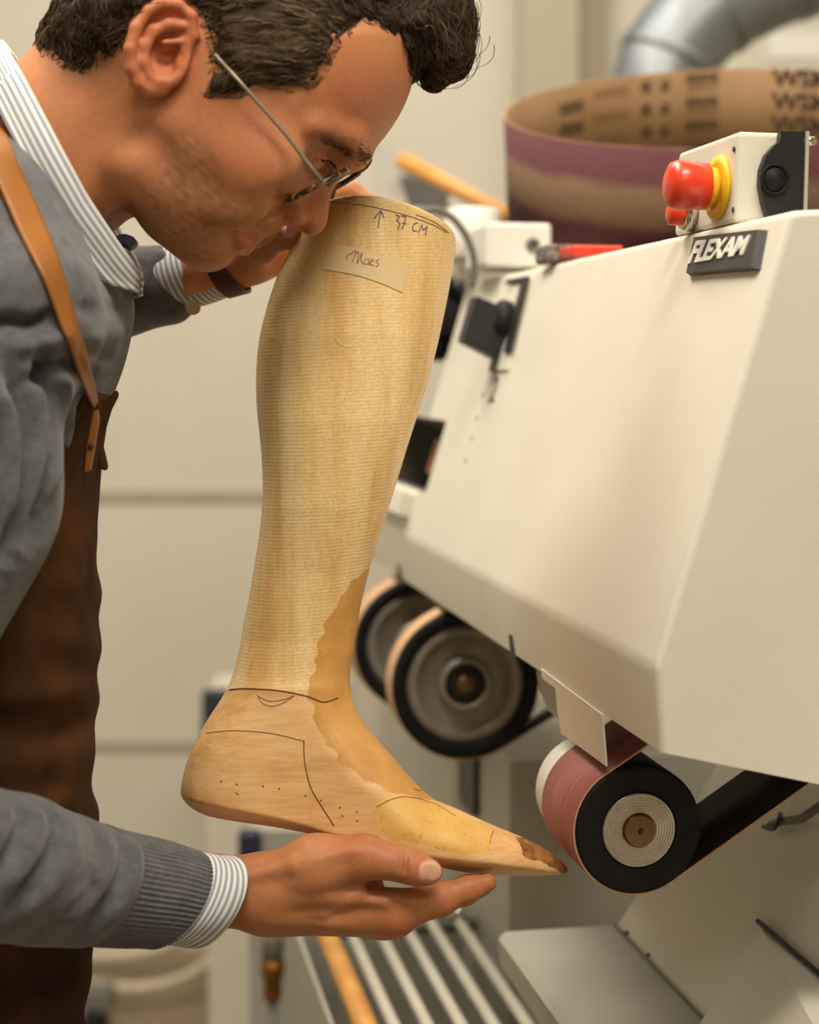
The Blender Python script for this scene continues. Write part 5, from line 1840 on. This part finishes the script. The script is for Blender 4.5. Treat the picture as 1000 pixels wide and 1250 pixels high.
# strap over the shoulder
le = catmull([(-30, 170), (0, 226), (30, 292), (60, 352), (85, 420), (103, 470), (116, 500)], 60)
re = catmull([(-10, 105), (18, 188), (48, 256), (70, 310), (90, 375), (108, 438), (121, 492)], 60)
G = []
for a_, c_ in zip(le, re):
    row = []
    for j in range(9):
        x_, y_ = a_ + (c_ - a_) * j / 8
        h_ = hit(BVH_SW, x_, y_, .0)
        row.append(None if h_ is None else np.array(h_))
    if all(r is not None for r in row): G.append(row)
G = np.array(G)
# smooth the strap along its length so that it bridges the folds, and lift it clear of the wool
dep = (G - CAM) @ FWD
for _ in range(60):
    d2 = dep.copy(); d2[1:-1] = (dep[:-2] + dep[2:]) / 2; d2[:, 1:-1] = (d2[:, :-2] + d2[:, 2:] + d2[:, 1:-1]) / 3
    dep = np.minimum(d2, dep)
dirs = (G - CAM) / ((G - CAM) @ FWD)[..., None]
G = CAM + dirs * (dep - .005)[..., None]
sp3 = MB().grid(G).build('apron_strap', m_tan_l, man); solid(sp3, .003, 1)
sp3['label'] = 'tan leather strap'


def on_ap(x_, y_, off):
    h_ = hit(BVH_AP, x_, y_, off)
    return P(x_, y_, 1.08) if h_ is None else h_


tp_ = [(113, 503), (120, 500), (121, 512), (116, 545), (111, 574), (102, 578), (105, 545)]
dmin = min((on_ap(*p, 0) - CAM) @ FWD for p in tp_) - .006
o = MB().prism([P(x_, y_, dmin) for x_, y_ in tp_], FWD * .003).build('strap_tab', m_tan_l, sp3, smooth=False); bevel(o, .001)
MB().lathe([(0, .0004), (.0017, .0004), (.002, 0)], P(111, 545, dmin - .0008), -FWD, 20, cap=False).build('tab_hole', m_dark, sp3)
fl_pts = [(142, 475), (145, 482), (136, 500), (129, 523), (126, 545), (132, 570), (129, 575), (121, 572), (118, 548), (119, 515), (124, 492)]
o = MB().prism([P(x_, y_, 1.118) for x_, y_ in fl_pts], FWD * .004).build('bib_flap', m_suede, apron, smooth=False); bevel(o, .0015)

# ================================================================== eyeglasses
gl = thing('eyeglasses', P(392, 222, 1.06), 'thin rimmed eyeglasses with tortoiseshell front on the man\'s lowered face', 'eyeglasses')
m_tort = M('tortoiseshell', (30, 20, 12), (170, 116, 28), 190, .25, lo=.5, hi=.62)
m_temple = M('grey_metal_temple', (140, 128, 108), (150, 138, 118), 20, .35, metal=.5)
m_glass, nt_, b_g = mat_base('lens_glass')
b_g.inputs['Base Color'].default_value = (.95, .97, .96, 1); b_g.inputs['Roughness'].default_value = .02
b_g.inputs['Transmission Weight'].default_value = 1; b_g.inputs['IOR'].default_value = 1.08


def gp(x_, y_, w_):
    return HD.world([HD.L((x_, y_), w_)])[0]


hinge_n = np.array([393, 221, -126.0])
for s_ in (-1, 1):
    if s_ < 0:
        MB().tube([gp(262, 66, -156), gp(300, 108, -150), gp(350, 165, -136), gp(380, 205, -131), gp(393, 221, -126)], [.0011, .0012, .0013, .0014, .0016], 10).build('temple', m_temple, gl)
    else:
        q0_ = HD.L((393, 221), -126); q1_ = HD.L((262, 62), -140)
        MB().tube(HD.world([(q0_[0], q0_[1], 126), (q1_[0], q1_[1], 140)]), .0013, 10).build('temple', m_temple, gl)
dnv = np.array([-.88, .47, 0])
top_n = HD.L((393, 221), -126)
for s_ in (-1, 1):
    c = np.array([391.5, 238.5, -66.0]) if s_ < 0 else np.array([400.0, 216.0, 66.0])
    out = np.array([-3, 12 * -s_, 46.0 * s_])                 # towards the hinge, bending back a little
    dwn = np.array([-36, 19, 0.0])
    pts = []
    for i in range(49):
        a_ = 2 * math.pi * i / 48
        ca, sa = math.cos(a_), math.sin(a_)
        e = 2.25
        r_ = 1 / (abs(ca) ** e + abs(sa) ** e) ** (1 / e)
        pts.append(c + out * ca * r_ + dwn * sa * r_ )
    pw_ = HD.world(np.array(pts))
    rm = MB().tube(pw_, .0019, 8, cap=False).build('rim', m_tort, gl)
    ctr = pw_.mean(0)
    nf_ = norm(np.cross(HD.world([out])[0] - HD.world([[0, 0, 0]])[0], HD.world([dwn])[0] - HD.world([[0, 0, 0]])[0]))
    lens = MB().prism([ctr + (p - ctr) * .97 for p in pw_[:-1]], nf_ * .0012).build('lens', m_glass, gl, smooth=False)
MB().tube(HD.world([(402, 230, -20), (415, 219, -10), (420, 213, 0), (419, 211, 10), (412, 214, 20)]), .0016, 8).build('bridge', m_temple, gl)
for s_ in (-1, 1):
    c = np.array([391.5, 238.5, -66.0]) if s_ < 0 else np.array([400.0, 216.0, 66.0]); out = np.array([-3, 12 * -s_, 46.0 * s_]); dwn = np.array([-36, 19, 0.0])
    MB().tube(HD.world([c + out * .98 - dwn * .12, (top_n[0], top_n[1], 126 * s_)]), .002, 8).build('end_piece', m_temple, gl)
# ================================================================== light and camera
def area(name, loc, aim, size, power, col, sy=None):
    l = bpy.data.lights.new(name, 'AREA'); l.energy = power; l.color = col
    l.shape = 'RECTANGLE'; l.size = size; l.size_y = sy or size
    o = bpy.data.objects.new(name, l); COL.objects.link(o); o.location = loc
    o.rotation_euler = (Vector(aim) - Vector(loc)).to_track_quat('-Z', 'Y').to_euler()
    return o


WARM = (1.0, .93, .80)
area('unseen_overhead_light', (-.55, 1.45, 3.15), (.0, 1.25, 1.2), 1.3, 55, WARM, .6)
area('unseen_overhead_light', (.3, .1, 3.15), (.05, 1.1, 1.2), 1.3, 60, WARM, .5)  # added front fill for the last, the hand and the end panel
area('unseen_overhead_light', (-.7, 2.7, 3.15), (-.6, 3.2, .8), 1.4, 24, WARM, .6)  # added background light for the left of the back wall
area('unseen_overhead_light', (1.0, 2.8, 3.15), (1.0, 3.2, .8), 1.4, 16, WARM, .6)  # added background light for the right of the back wall
area('unseen_overhead_light', (.2, -1.3, 3.15), (0, .9, 1.1), 1.4, 20, WARM, .6)  # added weak fill from behind the camera
w = bpy.data.worlds.new('world'); w.use_nodes = True
w.node_tree.nodes['Background'].inputs[0].default_value = (1, .95, .88, 1)
w.node_tree.nodes['Background'].inputs[1].default_value = .15
SC.world = w
cd = bpy.data.cameras.new('camera'); cam = bpy.data.objects.new('camera', cd); COL.objects.link(cam)
cam.location = CAM; cam.rotation_euler = (math.pi / 2 - PITCH, 0, 0)
cd.sensor_fit = 'HORIZONTAL'; cd.sensor_width = 24; cd.lens = 50; cd.clip_start = .05
cd.dof.use_dof = True; cd.dof.focus_distance = 1.15; cd.dof.aperture_fstop = 3.6
SC.camera = cam
SC.view_settings.view_transform = 'Standard'; SC.view_settings.look = 'None'
SC.view_settings.gamma = 1; SC.view_settings.use_curve_mapping = False
SC.view_settings.exposure = 0.04
